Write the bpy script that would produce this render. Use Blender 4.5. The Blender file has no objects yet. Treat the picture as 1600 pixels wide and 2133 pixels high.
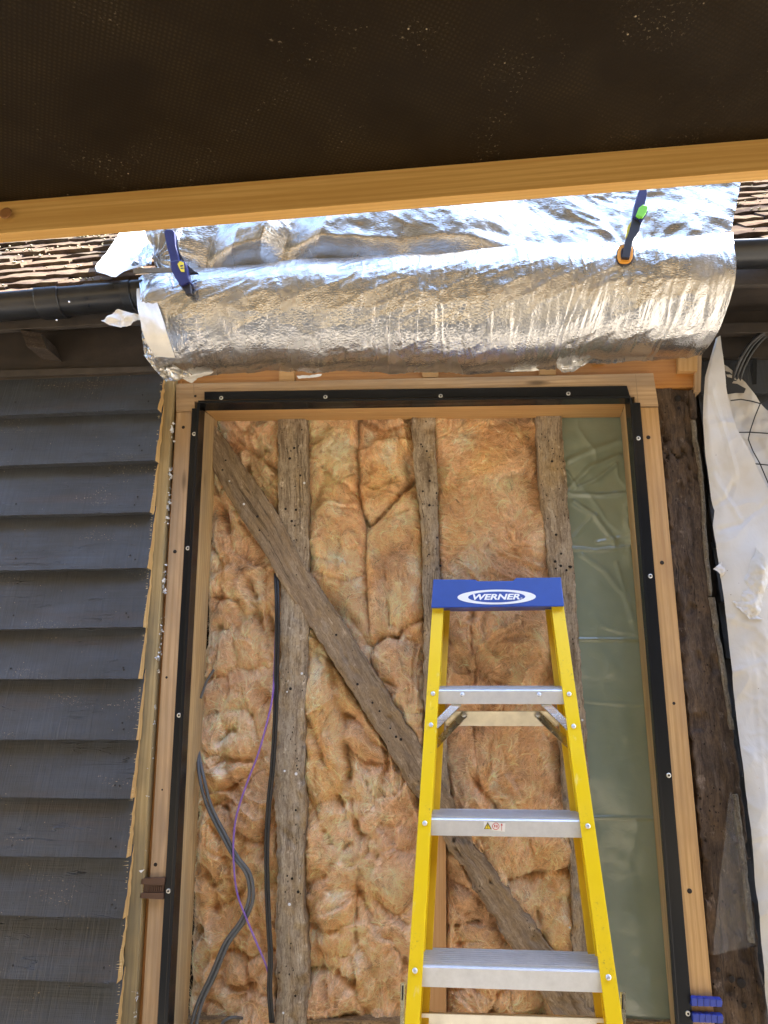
import bpy, bmesh, math, random
import numpy as np
from mathutils import Vector, Matrix
random.seed(7)
rng = np.random.default_rng(7)
C = bpy.context.scene.collection
S = bpy.context.scene

# ------------------------------------------------------------------ camera, sky, sun, exposure
EYE = np.array([0.0, 0.0, 1.45])
FPX, CX, CY = 1602.0, 800.0, 1066.5
PITCH, YAW, ROLL = math.radians(13.3), math.radians(4.5), 0.0043
fwd = np.array([-math.sin(YAW) * math.cos(PITCH), math.cos(YAW) * math.cos(PITCH), math.sin(PITCH)])
rt0 = np.array([math.cos(YAW), math.sin(YAW), 0.0])
up0 = np.cross(rt0, fwd)
RT = rt0 * math.cos(ROLL) + up0 * math.sin(ROLL)
UP = -rt0 * math.sin(ROLL) + up0 * math.cos(ROLL)
cam_data = bpy.data.cameras.new('camera')
cam = bpy.data.objects.new('camera', cam_data); C.objects.link(cam)
cam.matrix_world = Matrix(((RT[0], UP[0], -fwd[0], EYE[0]), (RT[1], UP[1], -fwd[1], EYE[1]),
                           (RT[2], UP[2], -fwd[2], EYE[2]), (0, 0, 0, 1)))
cam_data.sensor_fit = 'VERTICAL'; cam_data.sensor_height = 36.0; cam_data.sensor_width = 27.0
cam_data.lens = 36.0 * FPX / 2133.0
cam_data.clip_start = 0.05; cam_data.clip_end = 500
S.camera = cam

SUN = Vector((0.74, 0.20, 1.15)).normalized()
w = bpy.data.worlds.new('World'); S.world = w; w.use_nodes = True
wn = w.node_tree.nodes; wl = w.node_tree.links
sky = wn.new('ShaderNodeTexSky'); sky.sky_type = 'NISHITA'; sky.sun_disc = False
sky.sun_elevation = math.asin(SUN.z); sky.sun_rotation = math.atan2(SUN.x, SUN.y)
wn['Background'].inputs['Strength'].default_value = 0.14
wl.new(sky.outputs[0], wn['Background'].inputs['Color'])
sd = bpy.data.lights.new('sun', 'SUN'); sd.energy = 3.8; sd.angle = math.radians(0.5); sd.color = (1.0, 0.95, 0.87)
so = bpy.data.objects.new('sun', sd); C.objects.link(so)
so.rotation_euler = SUN.to_track_quat('Z', 'Y').to_euler(); so.location = (4, 4, 9)
S.view_settings.view_transform = 'Standard'; S.view_settings.look = 'None'
S.view_settings.gamma = 1.0; S.view_settings.use_curve_mapping = False
S.view_settings.exposure = 3.75
S.cycles.max_bounces = 10; S.cycles.diffuse_bounces = 5; S.cycles.glossy_bounces = 5
S.cycles.transparent_max_bounces = 12; S.cycles.sample_clamp_indirect = 6.0
try:
    S.cycles.use_denoising = True
except Exception:
    pass

# ------------------------------------------------------------------ helpers
def rays(px, py):
    px = np.asarray(px, float); py = np.asarray(py, float)
    a = (px - CX) / FPX; b = -(py - CY) / FPX
    return fwd + a[..., None] * RT + b[..., None] * UP
def PV(px, py, Y):                      # photo position -> point on the plane at distance Y from the camera
    d = rays(px, py)
    t = np.asarray(Y, float) / d[..., 1]
    return EYE + d * t[..., None]
def P(px, py, Y): return PV(px, py, Y)
def PO(pt, g, c, off=0.0):              # photo position -> point on the plane g.p = c
    d = rays(*pt); g = np.asarray(g, float)
    t = (c - off * np.linalg.norm(g) - g @ EYE) / (d @ g)
    return EYE + d * t

def tag(o, label=None, cat=None, group=None, kind=None):
    if label: o['label'] = label
    if cat: o['category'] = cat
    if group: o['group'] = group
    if kind: o['kind'] = kind
    return o
def thing(name, label, cat, loc, group=None):
    o = bpy.data.objects.new(name, None); C.objects.link(o); o.location = tuple(loc); o.empty_display_size = 0.05
    return tag(o, label, cat, group)
def link(name, me, parent=None, local=False):
    o = bpy.data.objects.new(name, me); C.objects.link(o)
    if parent is not None:
        o.parent = parent
        if not local:
            w_ = Vector(parent.location); q = parent.parent
            while q is not None: w_ = w_ + Vector(q.location); q = q.parent
            o.location = -w_
    return o
def mk(name, verts, faces, mat, parent=None, uv=None, smooth=False, col=None):
    me = bpy.data.meshes.new(name)
    V = np.asarray(verts, float).reshape(-1, 3)
    if isinstance(faces, np.ndarray):
        nf = len(faces); k = faces.shape[1]
        me.vertices.add(len(V)); me.vertices.foreach_set('co', V.ravel())
        me.loops.add(nf * k); me.loops.foreach_set('vertex_index', faces.ravel().astype(np.int32))
        me.polygons.add(nf); me.polygons.foreach_set('loop_start', np.arange(0, nf * k, k, dtype=np.int32))
        me.update(calc_edges=True); me.validate()
    else:
        me.from_pydata([tuple(v) for v in V], [], [tuple(f) for f in faces]); me.update()
    if uv is not None:
        lay = me.uv_layers.new(name='UVMap'); li = np.empty(len(me.loops), np.int32); me.loops.foreach_get('vertex_index', li)
        lay.data.foreach_set('uv', np.asarray(uv, np.float32)[li].ravel())
    if col is not None:
        at = me.attributes.new('tint', 'FLOAT_COLOR', 'POINT')
        c4 = np.ones((len(V), 4), np.float32); c4[:, :3] = col; at.data.foreach_set('color', c4.ravel())
    if mat is not None:
        for m_ in (mat if isinstance(mat, (list, tuple)) else [mat]): me.materials.append(m_)
    if smooth: me.polygons.foreach_set('use_smooth', np.ones(len(me.polygons), bool))
    return link(name, me, parent)
def bm_obj(name, bm, mat, parent=None, smooth=False, local=False):
    me = bpy.data.meshes.new(name); bm.normal_update(); bm.to_mesh(me); bm.free()
    for m_ in (mat if isinstance(mat, (list, tuple)) else [mat]): me.materials.append(m_)
    if smooth: me.polygons.foreach_set('use_smooth', np.ones(len(me.polygons), bool))
    return link(name, me, parent, local)
def hexa(bm, c8, bevel=0.0, mi=0, uvw=True):
    """box from 8 corners: front quad (4, counter-clockwise) then back quad"""
    v = [bm.verts.new(tuple(p)) for p in c8]
    fs = [(0, 1, 2, 3), (7, 6, 5, 4), (0, 4, 5, 1), (1, 5, 6, 2), (2, 6, 7, 3), (3, 7, 4, 0)]
    F = [bm.faces.new([v[i] for i in f]) for f in fs]
    for f in F: f.material_index = mi
    if bevel > 0:
        es = list({e for f in F for e in f.edges})
        bmesh.ops.bevel(bm, geom=es, offset=bevel, segments=2, affect='EDGES', profile=0.6)
    return F
def box_uv(bm, axis, off=None):
    """UV in metres, u along the given axis"""
    lay = bm.loops.layers.uv.verify(); a = Vector(axis).normalized()
    t = Vector((0, 0, 1)) if abs(a.z) < 0.7 else Vector((1, 0, 0))
    b = a.cross(t).normalized(); c = a.cross(b)
    ou, ov = off if off else (random.random() * 9, random.random() * 9)
    bm.normal_update()
    for f in bm.faces:
        useb = abs(f.normal.dot(b)) < abs(f.normal.dot(c))
        for l in f.loops:
            p = l.vert.co
            l[lay].uv = (p.dot(a) + ou, (p.dot(b) if useb else p.dot(c) + 0.37) + ov)
def beam(name, quad, depth, mat, parent=None, bevel=0.002, axis=None):
    """plank with the front quad TL,TR,BR,BL (world) and straight depth along +Y"""
    q = [np.asarray(p, float) for p in quad]
    d = np.array([0, depth, 0])
    bm = bmesh.new(); hexa(bm, [q[0], q[3], q[2], q[1]] + [q[0] + d, q[3] + d, q[2] + d, q[1] + d], bevel)
    bmesh.ops.recalc_face_normals(bm, faces=bm.faces)
    if axis is None:
        axis = (q[3] - q[0]) if np.linalg.norm(q[3] - q[0]) > np.linalg.norm(q[1] - q[0]) else (q[1] - q[0])
    box_uv(bm, axis)
    return bm_obj(name, bm, mat, parent)
def resample(pts, n):
    p = np.asarray(pts, float); s = np.r_[0, np.cumsum(np.linalg.norm(np.diff(p, axis=0), axis=1))]
    t = np.linspace(0, s[-1], n)
    return np.stack([np.interp(t, s, p[:, k]) for k in range(p.shape[1])], 1)
def catmull(pts, n):
    p = np.asarray(pts, float); k = len(p); out = []
    t = np.linspace(0, k - 1, n)
    i = np.clip(np.floor(t).astype(int), 0, k - 2); f = (t - i)[:, None]
    p0 = p[np.clip(i - 1, 0, k - 1)]; p1 = p[i]; p2 = p[i + 1]; p3 = p[np.clip(i + 2, 0, k - 1)]
    return 0.5 * ((2 * p1) + (-p0 + p2) * f + (2 * p0 - 5 * p1 + 4 * p2 - p3) * f * f + (-p0 + 3 * p1 - 3 * p2 + p3) * f ** 3)
def grid_faces(n, m):
    i, j = np.meshgrid(np.arange(n - 1), np.arange(m - 1), indexing='ij')
    a = (i * m + j).ravel()
    return np.stack([a, a + m, a + m + 1, a + 1], 1)
def tube(name, pts, r, mat, parent=None, n=40, sides=8, smooth=True):
    c = catmull(pts, n); V = []; t = np.gradient(c, axis=0); t /= np.linalg.norm(t, axis=1)[:, None]
    ref = np.array([0, 1.0, 0.02]); rr = np.broadcast_to(np.asarray(r, float), (n,))
    for k in range(n):
        b = np.cross(t[k], ref); b /= np.linalg.norm(b); a = np.cross(b, t[k])
        ang = np.linspace(0, 2 * np.pi, sides, endpoint=False)
        V.append(c[k] + rr[k] * (np.cos(ang)[:, None] * a + np.sin(ang)[:, None] * b))
    V = np.concatenate(V); F = []
    for k in range(n - 1):
        for s in range(sides):
            F.append((k * sides + s, k * sides + (s + 1) % sides, (k + 1) * sides + (s + 1) % sides, (k + 1) * sides + s))
    F = [tuple(f) for f in F] + [tuple(range(sides))[::-1], tuple(range((n - 1) * sides, n * sides))]
    return mk(name, V, F, mat, parent, smooth=smooth)
def prism(name, poly, back, mat, parent=None, bevel=0.0, axis=(1, 0, 0), smooth=False):
    """polygon of world points, extruded by the vector back"""
    bm = bmesh.new(); v = [bm.verts.new(tuple(p)) for p in poly]; f = bm.faces.new(v)
    r = bmesh.ops.extrude_face_region(bm, geom=[f])
    bmesh.ops.translate(bm, vec=Vector(tuple(back)), verts=[g for g in r['geom'] if isinstance(g, bmesh.types.BMVert)])
    bmesh.ops.recalc_face_normals(bm, faces=bm.faces)
    if bevel: bmesh.ops.bevel(bm, geom=[e for e in bm.edges], offset=bevel, segments=2, affect='EDGES', profile=0.6)
    box_uv(bm, axis)
    return bm_obj(name, bm, mat, parent, smooth)
def disc_mesh(name, r, h, mats, seg=14, recess=True):
    """screw or rivet head facing -Y, its base at the origin"""
    bm = bmesh.new(); prof = [(r, 0), (r, -h * 0.4), (r * 0.8, -h * 0.85), (r * 0.45, -h)]
    rings = [[bm.verts.new((q * math.cos(a), y, q * math.sin(a))) for a in [2 * math.pi * k / seg for k in range(seg)]] for q, y in prof]
    for a, b in zip(rings, rings[1:]):
        for k in range(seg): bm.faces.new((a[k], a[(k + 1) % seg], b[(k + 1) % seg], b[k]))
    if recess:
        inn = [bm.verts.new((r * 0.34 * math.cos(2 * math.pi * k / seg), -h * 0.3, r * 0.34 * math.sin(2 * math.pi * k / seg))) for k in range(seg)]
        for k in range(seg):
            f = bm.faces.new((rings[-1][k], rings[-1][(k + 1) % seg], inn[(k + 1) % seg], inn[k])); f.material_index = 1
        f = bm.faces.new(inn); f.material_index = 1
    else: bm.faces.new(rings[-1])
    bmesh.ops.recalc_face_normals(bm, faces=bm.faces)
    me = bpy.data.meshes.new(name); bm.to_mesh(me); bm.free()
    for m_ in mats: me.materials.append(m_)
    me.polygons.foreach_set('use_smooth', np.ones(len(me.polygons), bool))
    return me
def put(name, me, loc, parent, rot=(0, 0, 0), sc=1.0):
    o = link(name, me, parent); o.location = Vector(o.location) + Vector(tuple(loc)); o.rotation_euler = rot; o.scale = (sc,) * 3
    return o

# numpy noise
_T = rng.random((64, 64, 8))
def vn(x, y, s=0):
    xi = np.floor(x).astype(int); yi = np.floor(y).astype(int); fx = x - xi; fy = y - yi
    fx = fx ** 3 * (fx * (fx * 6 - 15) + 10); fy = fy ** 3 * (fy * (fy * 6 - 15) + 10)
    k = s % 8; o = s * 17
    g = lambda a, b: _T[(a + o) % 64, (b + 3 * o) % 64, k]
    return ((g(xi, yi) * (1 - fx) + g(xi + 1, yi) * fx) * (1 - fy) + (g(xi, yi + 1) * (1 - fx) + g(xi + 1, yi + 1) * fx) * fy) * 2 - 1
def fbm(x, y, s=0, o=4, gain=0.5):
    a = 1.0; r = 0; c, sn = 0.8, 0.6
    for k in range(o):
        r = r + a * vn(x, y, s + k); x, y = (c * x - sn * y) * 2.03 + 3.1, (sn * x + c * y) * 2.03 - 1.7; a *= gain
    return r
def worley(x, y, s=0):
    xi = np.floor(x).astype(int); yi = np.floor(y).astype(int)
    f1 = np.full(x.shape, 9.0); f2 = np.full(x.shape, 9.0); idv = np.zeros(x.shape)
    for a in (-1, 0, 1):
        for b in (-1, 0, 1):
            cx = xi + a; cy = yi + b
            qx = cx + 0.1 + 0.8 * _T[(cx + s * 13) % 64, (cy + s * 29) % 64, 0]; qy = cy + 0.1 + 0.8 * _T[(cx + s * 13) % 64, (cy + s * 29) % 64, 1]
            d = np.hypot(x - qx, y - qy)
            n1 = d < f1
            f2 = np.where(n1, f1, np.minimum(f2, d)); idv = np.where(n1, _T[(cx + s * 13) % 64, (cy + s * 29) % 64, 2], idv); f1 = np.where(n1, d, f1)
    return f1, f2, idv
def seg_dist(x, z, pts):
    """distance of grid points to a polyline in the x-z plane"""
    best = np.full(x.shape, 9.0)
    for (ax, az), (bx, bz) in zip(pts[:-1], pts[1:]):
        dx, dz = bx - ax, bz - az; L = dx * dx + dz * dz + 1e-12
        t = np.clip(((x - ax) * dx + (z - az) * dz) / L, 0, 1)
        best = np.minimum(best, np.hypot(x - ax - t * dx, z - az - t * dz))
    return best
def lic(x, z, ang, seed, L=11, cell=1.0):
    """noise smeared along a flow field: matted fibre streaks on a batt's grid"""
    n, m = x.shape; r = np.random.default_rng(seed).random((n, m)); dz = abs(z[1, 0] - z[0, 0]) + 1e-9
    dx = np.abs(x[:, 1:2] - x[:, 0:1]) + 1e-9; acc = r.copy(); J0, I0 = np.meshgrid(np.arange(m, dtype=float), np.arange(n, dtype=float))
    for sg in (1, -1):
        I, J = I0.copy(), J0.copy()
        for k in range(L):
            a = ang[np.clip(I.round().astype(int), 0, n - 1), np.clip(J.round().astype(int), 0, m - 1)]
            I = I - sg * np.sin(a) * 0.9; J = J + sg * np.cos(a) * 0.9
            acc += r[np.clip(I.round().astype(int), 0, n - 1), np.clip(J.round().astype(int), 0, m - 1)]
    acc = (acc - acc.mean()) / acc.std(); return acc
def sstep(a, b, x):
    t = np.clip((x - a) / (b - a), 0, 1); return t * t * (3 - 2 * t)

# ------------------------------------------------------------------ materials
def mat_new(name, base=(0.5,) * 3, rough=0.5, metal=0.0, spec=0.5):
    m = bpy.data.materials.new(name); m.use_nodes = True; n = m.node_tree.nodes; l = m.node_tree.links
    b = n['Principled BSDF']; b.inputs['Base Color'].default_value = (*base, 1); b.inputs['Roughness'].default_value = rough
    b.inputs['Metallic'].default_value = metal; b.inputs['Specular IOR Level'].default_value = spec
    return m, n, l, b
class NT:
    """small wrapper for wiring node chains"""
    def __init__(s, m): s.n = m.node_tree.nodes; s.l = m.node_tree.links; s.b = s.n['Principled BSDF']
    def coord(s, kind='UV', scale=(1, 1, 1), loc=(0, 0, 0), rot=(0, 0, 0)):
        t = s.n.new('ShaderNodeTexCoord'); mp = s.n.new('ShaderNodeMapping')
        mp.inputs['Scale'].default_value = scale; mp.inputs['Location'].default_value = loc; mp.inputs['Rotation'].default_value = rot
        s.l.new(t.outputs[kind], mp.inputs[0]); return mp.outputs[0]
    def noise(s, vec, scale, detail=4, rough=0.55, dist=0.0):
        t = s.n.new('ShaderNodeTexNoise'); t.inputs['Scale'].default_value = scale; t.inputs['Detail'].default_value = detail
        t.inputs['Roughness'].default_value = rough; t.inputs['Distortion'].default_value = dist; s.l.new(vec, t.inputs['Vector']); return t.outputs['Fac']
    def vor(s, vec, scale, feat='F1', out='Distance', rnd=1.0):
        t = s.n.new('ShaderNodeTexVoronoi'); t.feature = feat; t.inputs['Scale'].default_value = scale; t.inputs['Randomness'].default_value = rnd
        s.l.new(vec, t.inputs['Vector']); return t.outputs[out]
    def wave(s, vec, scale, dist=0, detail=2, dscale=1.0, axis='Y', prof='SIN'):
        t = s.n.new('ShaderNodeTexWave'); t.bands_direction = axis; t.wave_profile = prof; t.inputs['Scale'].default_value = scale
        t.inputs['Distortion'].default_value = dist; t.inputs['Detail'].default_value = detail; t.inputs['Detail Scale'].default_value = dscale
        s.l.new(vec, t.inputs['Vector']); return t.outputs['Fac']
    def ramp(s, fac, stops):
        t = s.n.new('ShaderNodeValToRGB'); e = t.color_ramp.elements
        while len(e) < len(stops): e.new(0.5)
        for k, (p, c) in enumerate(stops):
            e[k].position = p; e[k].color = (*c, 1) if not isinstance(c, (int, float)) else (c, c, c, 1)
        s.l.new(fac, t.inputs[0]); return t.outputs[0]
    def mix(s, fac, a, b, mode='MIX'):
        t = s.n.new('ShaderNodeMix'); t.data_type = 'RGBA'; t.blend_type = mode
        for sock, v in ((t.inputs[0], fac), (t.inputs[6], a), (t.inputs[7], b)):
            if hasattr(v, 'links'): s.l.new(v, sock)
            elif isinstance(v, (int, float)): sock.default_value = v if sock.type == 'VALUE' else (v, v, v, 1)
            else: sock.default_value = (*v, 1)
        return t.outputs[2]
    def math(s, op, a, b=0.0):
        t = s.n.new('ShaderNodeMath'); t.operation = op
        for sock, v in ((t.inputs[0], a), (t.inputs[1], b)):
            if hasattr(v, 'links'): s.l.new(v, sock)
            else: sock.default_value = v
        return t.outputs[0]
    def bump(s, h, strength=0.5, dist=0.002, prev=None):
        t = s.n.new('ShaderNodeBump'); t.inputs['Strength'].default_value = strength; t.inputs['Distance'].default_value = dist
        s.l.new(h, t.inputs['Height'])
        if prev: s.l.new(prev, t.inputs['Normal'])
        return t.outputs[0]
    def set(s, k, v):
        if hasattr(v, 'links'): s.l.new(v, s.b.inputs[k])
        else: s.b.inputs[k].default_value = v

def wood(name, light, dark, stain=None, rough=0.65, ring=26, bump=0.35, knot=0.0, stain_amt=0.5, fib=1.0):
    m, *_ = mat_new(name, light, rough); t = NT(m)
    c = t.coord('UV', (1.2, ring, 1)); g = t.noise(c, 1.0, 5, 0.6, 0.8)
    c2 = t.coord('UV', (9, 260, 1)); f = t.noise(c2, 1.0, 3, 0.6)
    c3 = t.coord('UV', (1.6, 7, 1)); blot = t.noise(c3, 1.3, 4, 0.6)
    fig = t.wave(t.coord('UV', (0.55, 7.0, 1)), 3.0, 9, 2, 0.6, 'Y')
    col = t.ramp(g, [(0.3, dark), (0.62, light)])
    col = t.mix(t.math('MULTIPLY', t.ramp(fig, [(0.45, 0.0), (0.95, 1.0)]), 0.6), col, dark)
    col = t.mix(t.ramp(f, [(0.35, 0.45 * fib), (0.6, 0.0)]), col, dark)
    if stain: col = t.mix(t.ramp(blot, [(0.42, 0.0), (0.66, stain_amt)]), col, stain)
    if knot > 0:
        kv = t.vor(t.coord('UV', (2.2, 9.0, 1)), 1.0, 'F1')
        col = t.mix(t.ramp(kv, [(0.03, knot), (0.10, 0.0)]), col, tuple(x * 0.25 for x in dark))
    t.set('Base Color', col)
    h = t.math('ADD', t.math('MULTIPLY', g, 0.5), f)
    t.set('Normal', t.bump(h, bump, 0.0025))
    t.set('Roughness', t.ramp(blot, [(0.3, rough - 0.08), (0.7, rough + 0.1)]))
    return m
def old_wood(name, a, b, dark, holes=1.0, ochre=None, crack=1.0, spkl=1.0):
    m, *_ = mat_new(name, a, 0.85, spec=0.25); t = NT(m)
    g = t.noise(t.coord('UV', (6, 46, 1)), 1.0, 6, 0.7, 0.5); f = t.noise(t.coord('UV', (26, 230, 1)), 1.0, 4, 0.65)
    bl = t.noise(t.coord('UV', (5, 9, 1)), 1.4, 5, 0.65, 0.5); b2 = t.noise(t.coord('UV', (14, 22, 1), (3, 1, 0)), 1.6, 5, 0.7)
    col = t.ramp(g, [(0.28, dark), (0.5, a), (0.75, b)])
    if ochre: col = t.mix(t.ramp(bl, [(0.5, 0.0), (0.68, 0.75)]), col, ochre)
    col = t.mix(t.ramp(b2, [(0.52, 0.0), (0.72, 0.7)]), col, dark)
    col = t.mix(t.ramp(b2, [(0.30, 0.8), (0.41, 0.0)]), col, tuple(min(1, x * 1.4 + 0.04) for x in b))
    col = t.mix(t.ramp(f, [(0.34, 0.7), (0.5, 0.0)]), col, dark)
    v = t.vor(t.coord('UV', (58, 85, 1)), 1.0); vb = t.noise(t.coord('UV', (9, 14, 1), (7, 2, 0)), 1.0, 2)
    hole = t.math('MULTIPLY', t.ramp(v, [(0.13, 1.0), (0.2, 0.0)]), t.ramp(vb, [(0.5, 0.0), (0.6, holes)]))
    ck = t.noise(t.coord('UV', (1.1, 26, 1), (1, 9, 0)), 1.0, 3, 0.5, 0.9)
    crk = t.ramp(ck, [(0.491, 0.0), (0.498, 0.6 * crack), (0.502, 0.6 * crack), (0.509, 0.0)])
    cm = t.noise(t.coord('UV', (2.5, 8, 1), (5, 5, 0)), 1.0, 2); crk = t.math('MULTIPLY', crk, t.ramp(cm, [(0.5, 0.0), (0.58, 1.0)]))
    spk = t.noise(t.coord('UV', (110, 150, 1)), 1.0, 3, 0.7); col = t.mix(t.ramp(spk, [(0.36, 0.75 * spkl), (0.46, 0.0)]), col, dark); col = t.mix(t.ramp(spk, [(0.58, 0.0), (0.68, 0.5 * spkl)]), col, tuple(min(1, x * 1.3 + 0.04) for x in b))
    pit = t.math('MAXIMUM', hole, crk)
    col = t.mix(pit, col, tuple(x * 0.25 for x in dark)); t.set('Base Color', col)
    h = t.math('SUBTRACT', t.math('ADD', t.math('MULTIPLY', g, 0.8), t.math('MULTIPLY', f, 0.7)), t.math('MULTIPLY', pit, 1.6))
    h = t.math('ADD', h, t.math('MULTIPLY', b2, 0.9))
    t.set('Normal', t.bump(h, 0.5, 0.0035)); return m

M = {}
M['pine_edge'] = wood('pine_edge', (0.76, 0.46, 0.145), (0.58, 0.31, 0.075), None, 0.55, 34, 0.15, 0.0)
M['oak_pale'] = wood('oak_pale', (0.58, 0.405, 0.235), (0.35, 0.215, 0.10), (0.24, 0.175, 0.12), 0.62, 22, 0.3, 0.8, 0.7)
M['oak_warm'] = wood('oak_warm', (0.60, 0.385, 0.17), (0.37, 0.205, 0.072), (0.26, 0.155, 0.08), 0.6, 20, 0.3, 0.8, 0.65)
M['lining'] = wood('lining', (0.60, 0.435, 0.22), (0.39, 0.245, 0.10), (0.18, 0.15, 0.11), 0.65, 24, 0.3, 0.5, 0.5)
M['head_lining'] = wood('head_lining', (0.56, 0.34, 0.13), (0.42, 0.22, 0.07), (0.3, 0.17, 0.07), 0.65, 24, 0.3, 0.2, 0.3)
M['plate'] = wood('plate', (0.50, 0.23, 0.055), (0.38, 0.15, 0.03), None, 0.5, 20, 0.2, 0.2)
M['new_stud'] = wood('new_stud', (0.55, 0.32, 0.13), (0.44, 0.22, 0.075), None, 0.62, 16, 0.25, 0.4)
M['batten'] = wood('batten', (0.50, 0.37, 0.17), (0.30, 0.21, 0.09), (0.12, 0.115, 0.085), 0.7, 30, 0.45, 0.5, 0.7)
M['raw_end'] = wood('raw_end', (0.62, 0.42, 0.18), (0.46, 0.27, 0.09), None, 0.75, 60, 0.3)
M['stud_grey'] = old_wood('stud_grey', (0.37, 0.295, 0.205), (0.54, 0.455, 0.34), (0.13, 0.088, 0.055), 1.0, (0.42, 0.29, 0.14), 1.0, 0.55)
M['brace'] = old_wood('brace', (0.29, 0.215, 0.14), (0.40, 0.31, 0.21), (0.14, 0.096, 0.06), 0.8, (0.34, 0.23, 0.115), 1.0, 0.5)
M['rotten'] = old_wood('rotten', (0.26, 0.165, 0.08), (0.38, 0.26, 0.13), (0.07, 0.045, 0.025), 1.0, (0.42, 0.26, 0.10), 1.0)
M['post_dark'] = old_wood('post_dark', (0.085, 0.058, 0.040), (0.15, 0.11, 0.08), (0.030, 0.021, 0.015), 1.0, (0.15, 0.095, 0.052), 1.6, 0.35)
M['rafter'] = old_wood('rafter', (0.05, 0.036, 0.026), (0.08, 0.06, 0.045), (0.025, 0.018, 0.013), 0.4)
M['lath_grey'] = old_wood('lath_grey', (0.20, 0.17, 0.13), (0.30, 0.26, 0.2), (0.09, 0.07, 0.05), 0.4)

def board_paint():
    m, *_ = mat_new('board_paint', (0.05, 0.055, 0.065), 0.5); t = NT(m)
    saw = t.noise(t.coord('UV', (150, 4, 1), rot=(0, 0, 0.05)), 1.0, 3, 0.65, 0.15); saw2 = t.noise(t.coord('UV', (48, 2, 1), rot=(0, 0, 0.05)), 1.0, 3, 0.6, 0.2)
    gr = t.noise(t.coord('UV', (5, 130, 1)), 1.0, 4, 0.6); bl = t.noise(t.coord('UV', (3, 7, 1)), 1.2, 4, 0.6)
    col = t.ramp(bl, [(0.3, (0.034, 0.034, 0.034)), (0.5, (0.044, 0.048, 0.055)), (0.72, (0.058, 0.068, 0.085))])
    bn = t.noise(t.coord('UV', (1.6, 16, 1), (4, 4, 0)), 1.0, 4); col = t.mix(t.ramp(bn, [(0.55, 0.0), (0.75, 0.45)]), col, (0.075, 0.048, 0.035))
    crk = t.noise(t.coord('UV', (4, 60, 1), (2, 8, 0)), 1.0, 2, 0.4, 0.5)
    ck = t.math('MULTIPLY', t.ramp(crk, [(0.49, 0.0), (0.498, 1.0), (0.502, 1.0), (0.51, 0.0)]), t.ramp(t.noise(t.coord('UV', (3, 9, 1), (9, 1, 0)), 1.0, 2), [(0.56, 0.0), (0.62, 1.0)]))
    sc = t.noise(t.coord('UV', (150, 170, 1)), 1.0, 4, 0.75); sm = t.noise(t.coord('UV', (4, 13, 1), (1, 3, 0)), 1.0, 2, 0.5)
    scuff = t.math('MULTIPLY', t.ramp(sc, [(0.60, 0.0), (0.66, 1.0)]), t.ramp(sm, [(0.59, 0.0), (0.66, 1.0)]))
    sp = t.vor(t.coord('UV', (34, 40, 1)), 1.0); scuff = t.math('MAXIMUM', scuff, t.ramp(sp, [(0.025, 1.0), (0.045, 0.0)]))
    col = t.mix(ck, col, (0.012, 0.011, 0.010)); col = t.mix(scuff, col, (0.42, 0.33, 0.21)); t.set('Base Color', col)
    h = t.math('ADD', t.math('MULTIPLY', saw, 0.7), t.math('ADD', t.math('MULTIPLY', saw2, 0.9), t.math('MULTIPLY', gr, 0.45)))
    h = t.math('SUBTRACT', h, t.math('MULTIPLY', ck, 2.0))
    col2 = t.mix(t.ramp(saw, [(0.32, 0.22), (0.5, 0.0)]), col, (0.022, 0.022, 0.024)); col2 = t.mix(t.ramp(gr, [(0.27, 0.25), (0.36, 0.0)]), col2, (0.02, 0.02, 0.022)); t.set('Base Color', col2)
    t.set('Normal', t.bump(h, 0.7, 0.004)); t.set('Roughness', t.ramp(bl, [(0.3, 0.50), (0.7, 0.36)])); return m
M['board'] = board_paint()

def simple(name, base, rough, metal=0.0, bscale=0, bstr=0.1, var=0.0, spec=0.5):
    m, *_ = mat_new(name, base, rough, metal, spec); t = NT(m)
    v = t.noise(t.coord('Object', (1, 1, 1)), 18, 4, 0.6)
    if var: t.set('Base Color', t.ramp(v, [(0.3, tuple(x * (1 - var) for x in base)), (0.7, tuple(min(1, x * (1 + var)) for x in base))]))
    t.set('Roughness', t.ramp(v, [(0.25, max(0.03, rough - 0.07)), (0.75, min(1, rough + 0.09))]))
    if bscale: t.set('Normal', t.bump(t.noise(t.coord('Object'), bscale, 4, 0.6), bstr, 0.002))
    return m
M['frame_black'] = mat_new('frame_black', (0.008, 0.009, 0.011), 0.27, 0, 0.3)[0]
M['gutter'] = simple('gutter', (0.013, 0.014, 0.016), 0.32, 0, 40, 0.04, 0.3)
M['eaves'] = simple('eaves', (0.028, 0.020, 0.014), 0.7, 0, 60, 0.3, 0.4)
M['eaves_trim'] = simple('eaves_trim', (0.05, 0.040, 0.032), 0.7, 0, 60, 0.3, 0.3)
M['void'] = simple('void', (0.02, 0.015, 0.011), 0.95, 0, 0, 0, 0.3, 0.1)
M['screw'] = simple('screw', (0.72, 0.71, 0.68), 0.3, 0.9, 0, 0, 0.1)
M['hole'] = simple('hole', (0.018, 0.013, 0.010), 0.9)
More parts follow.
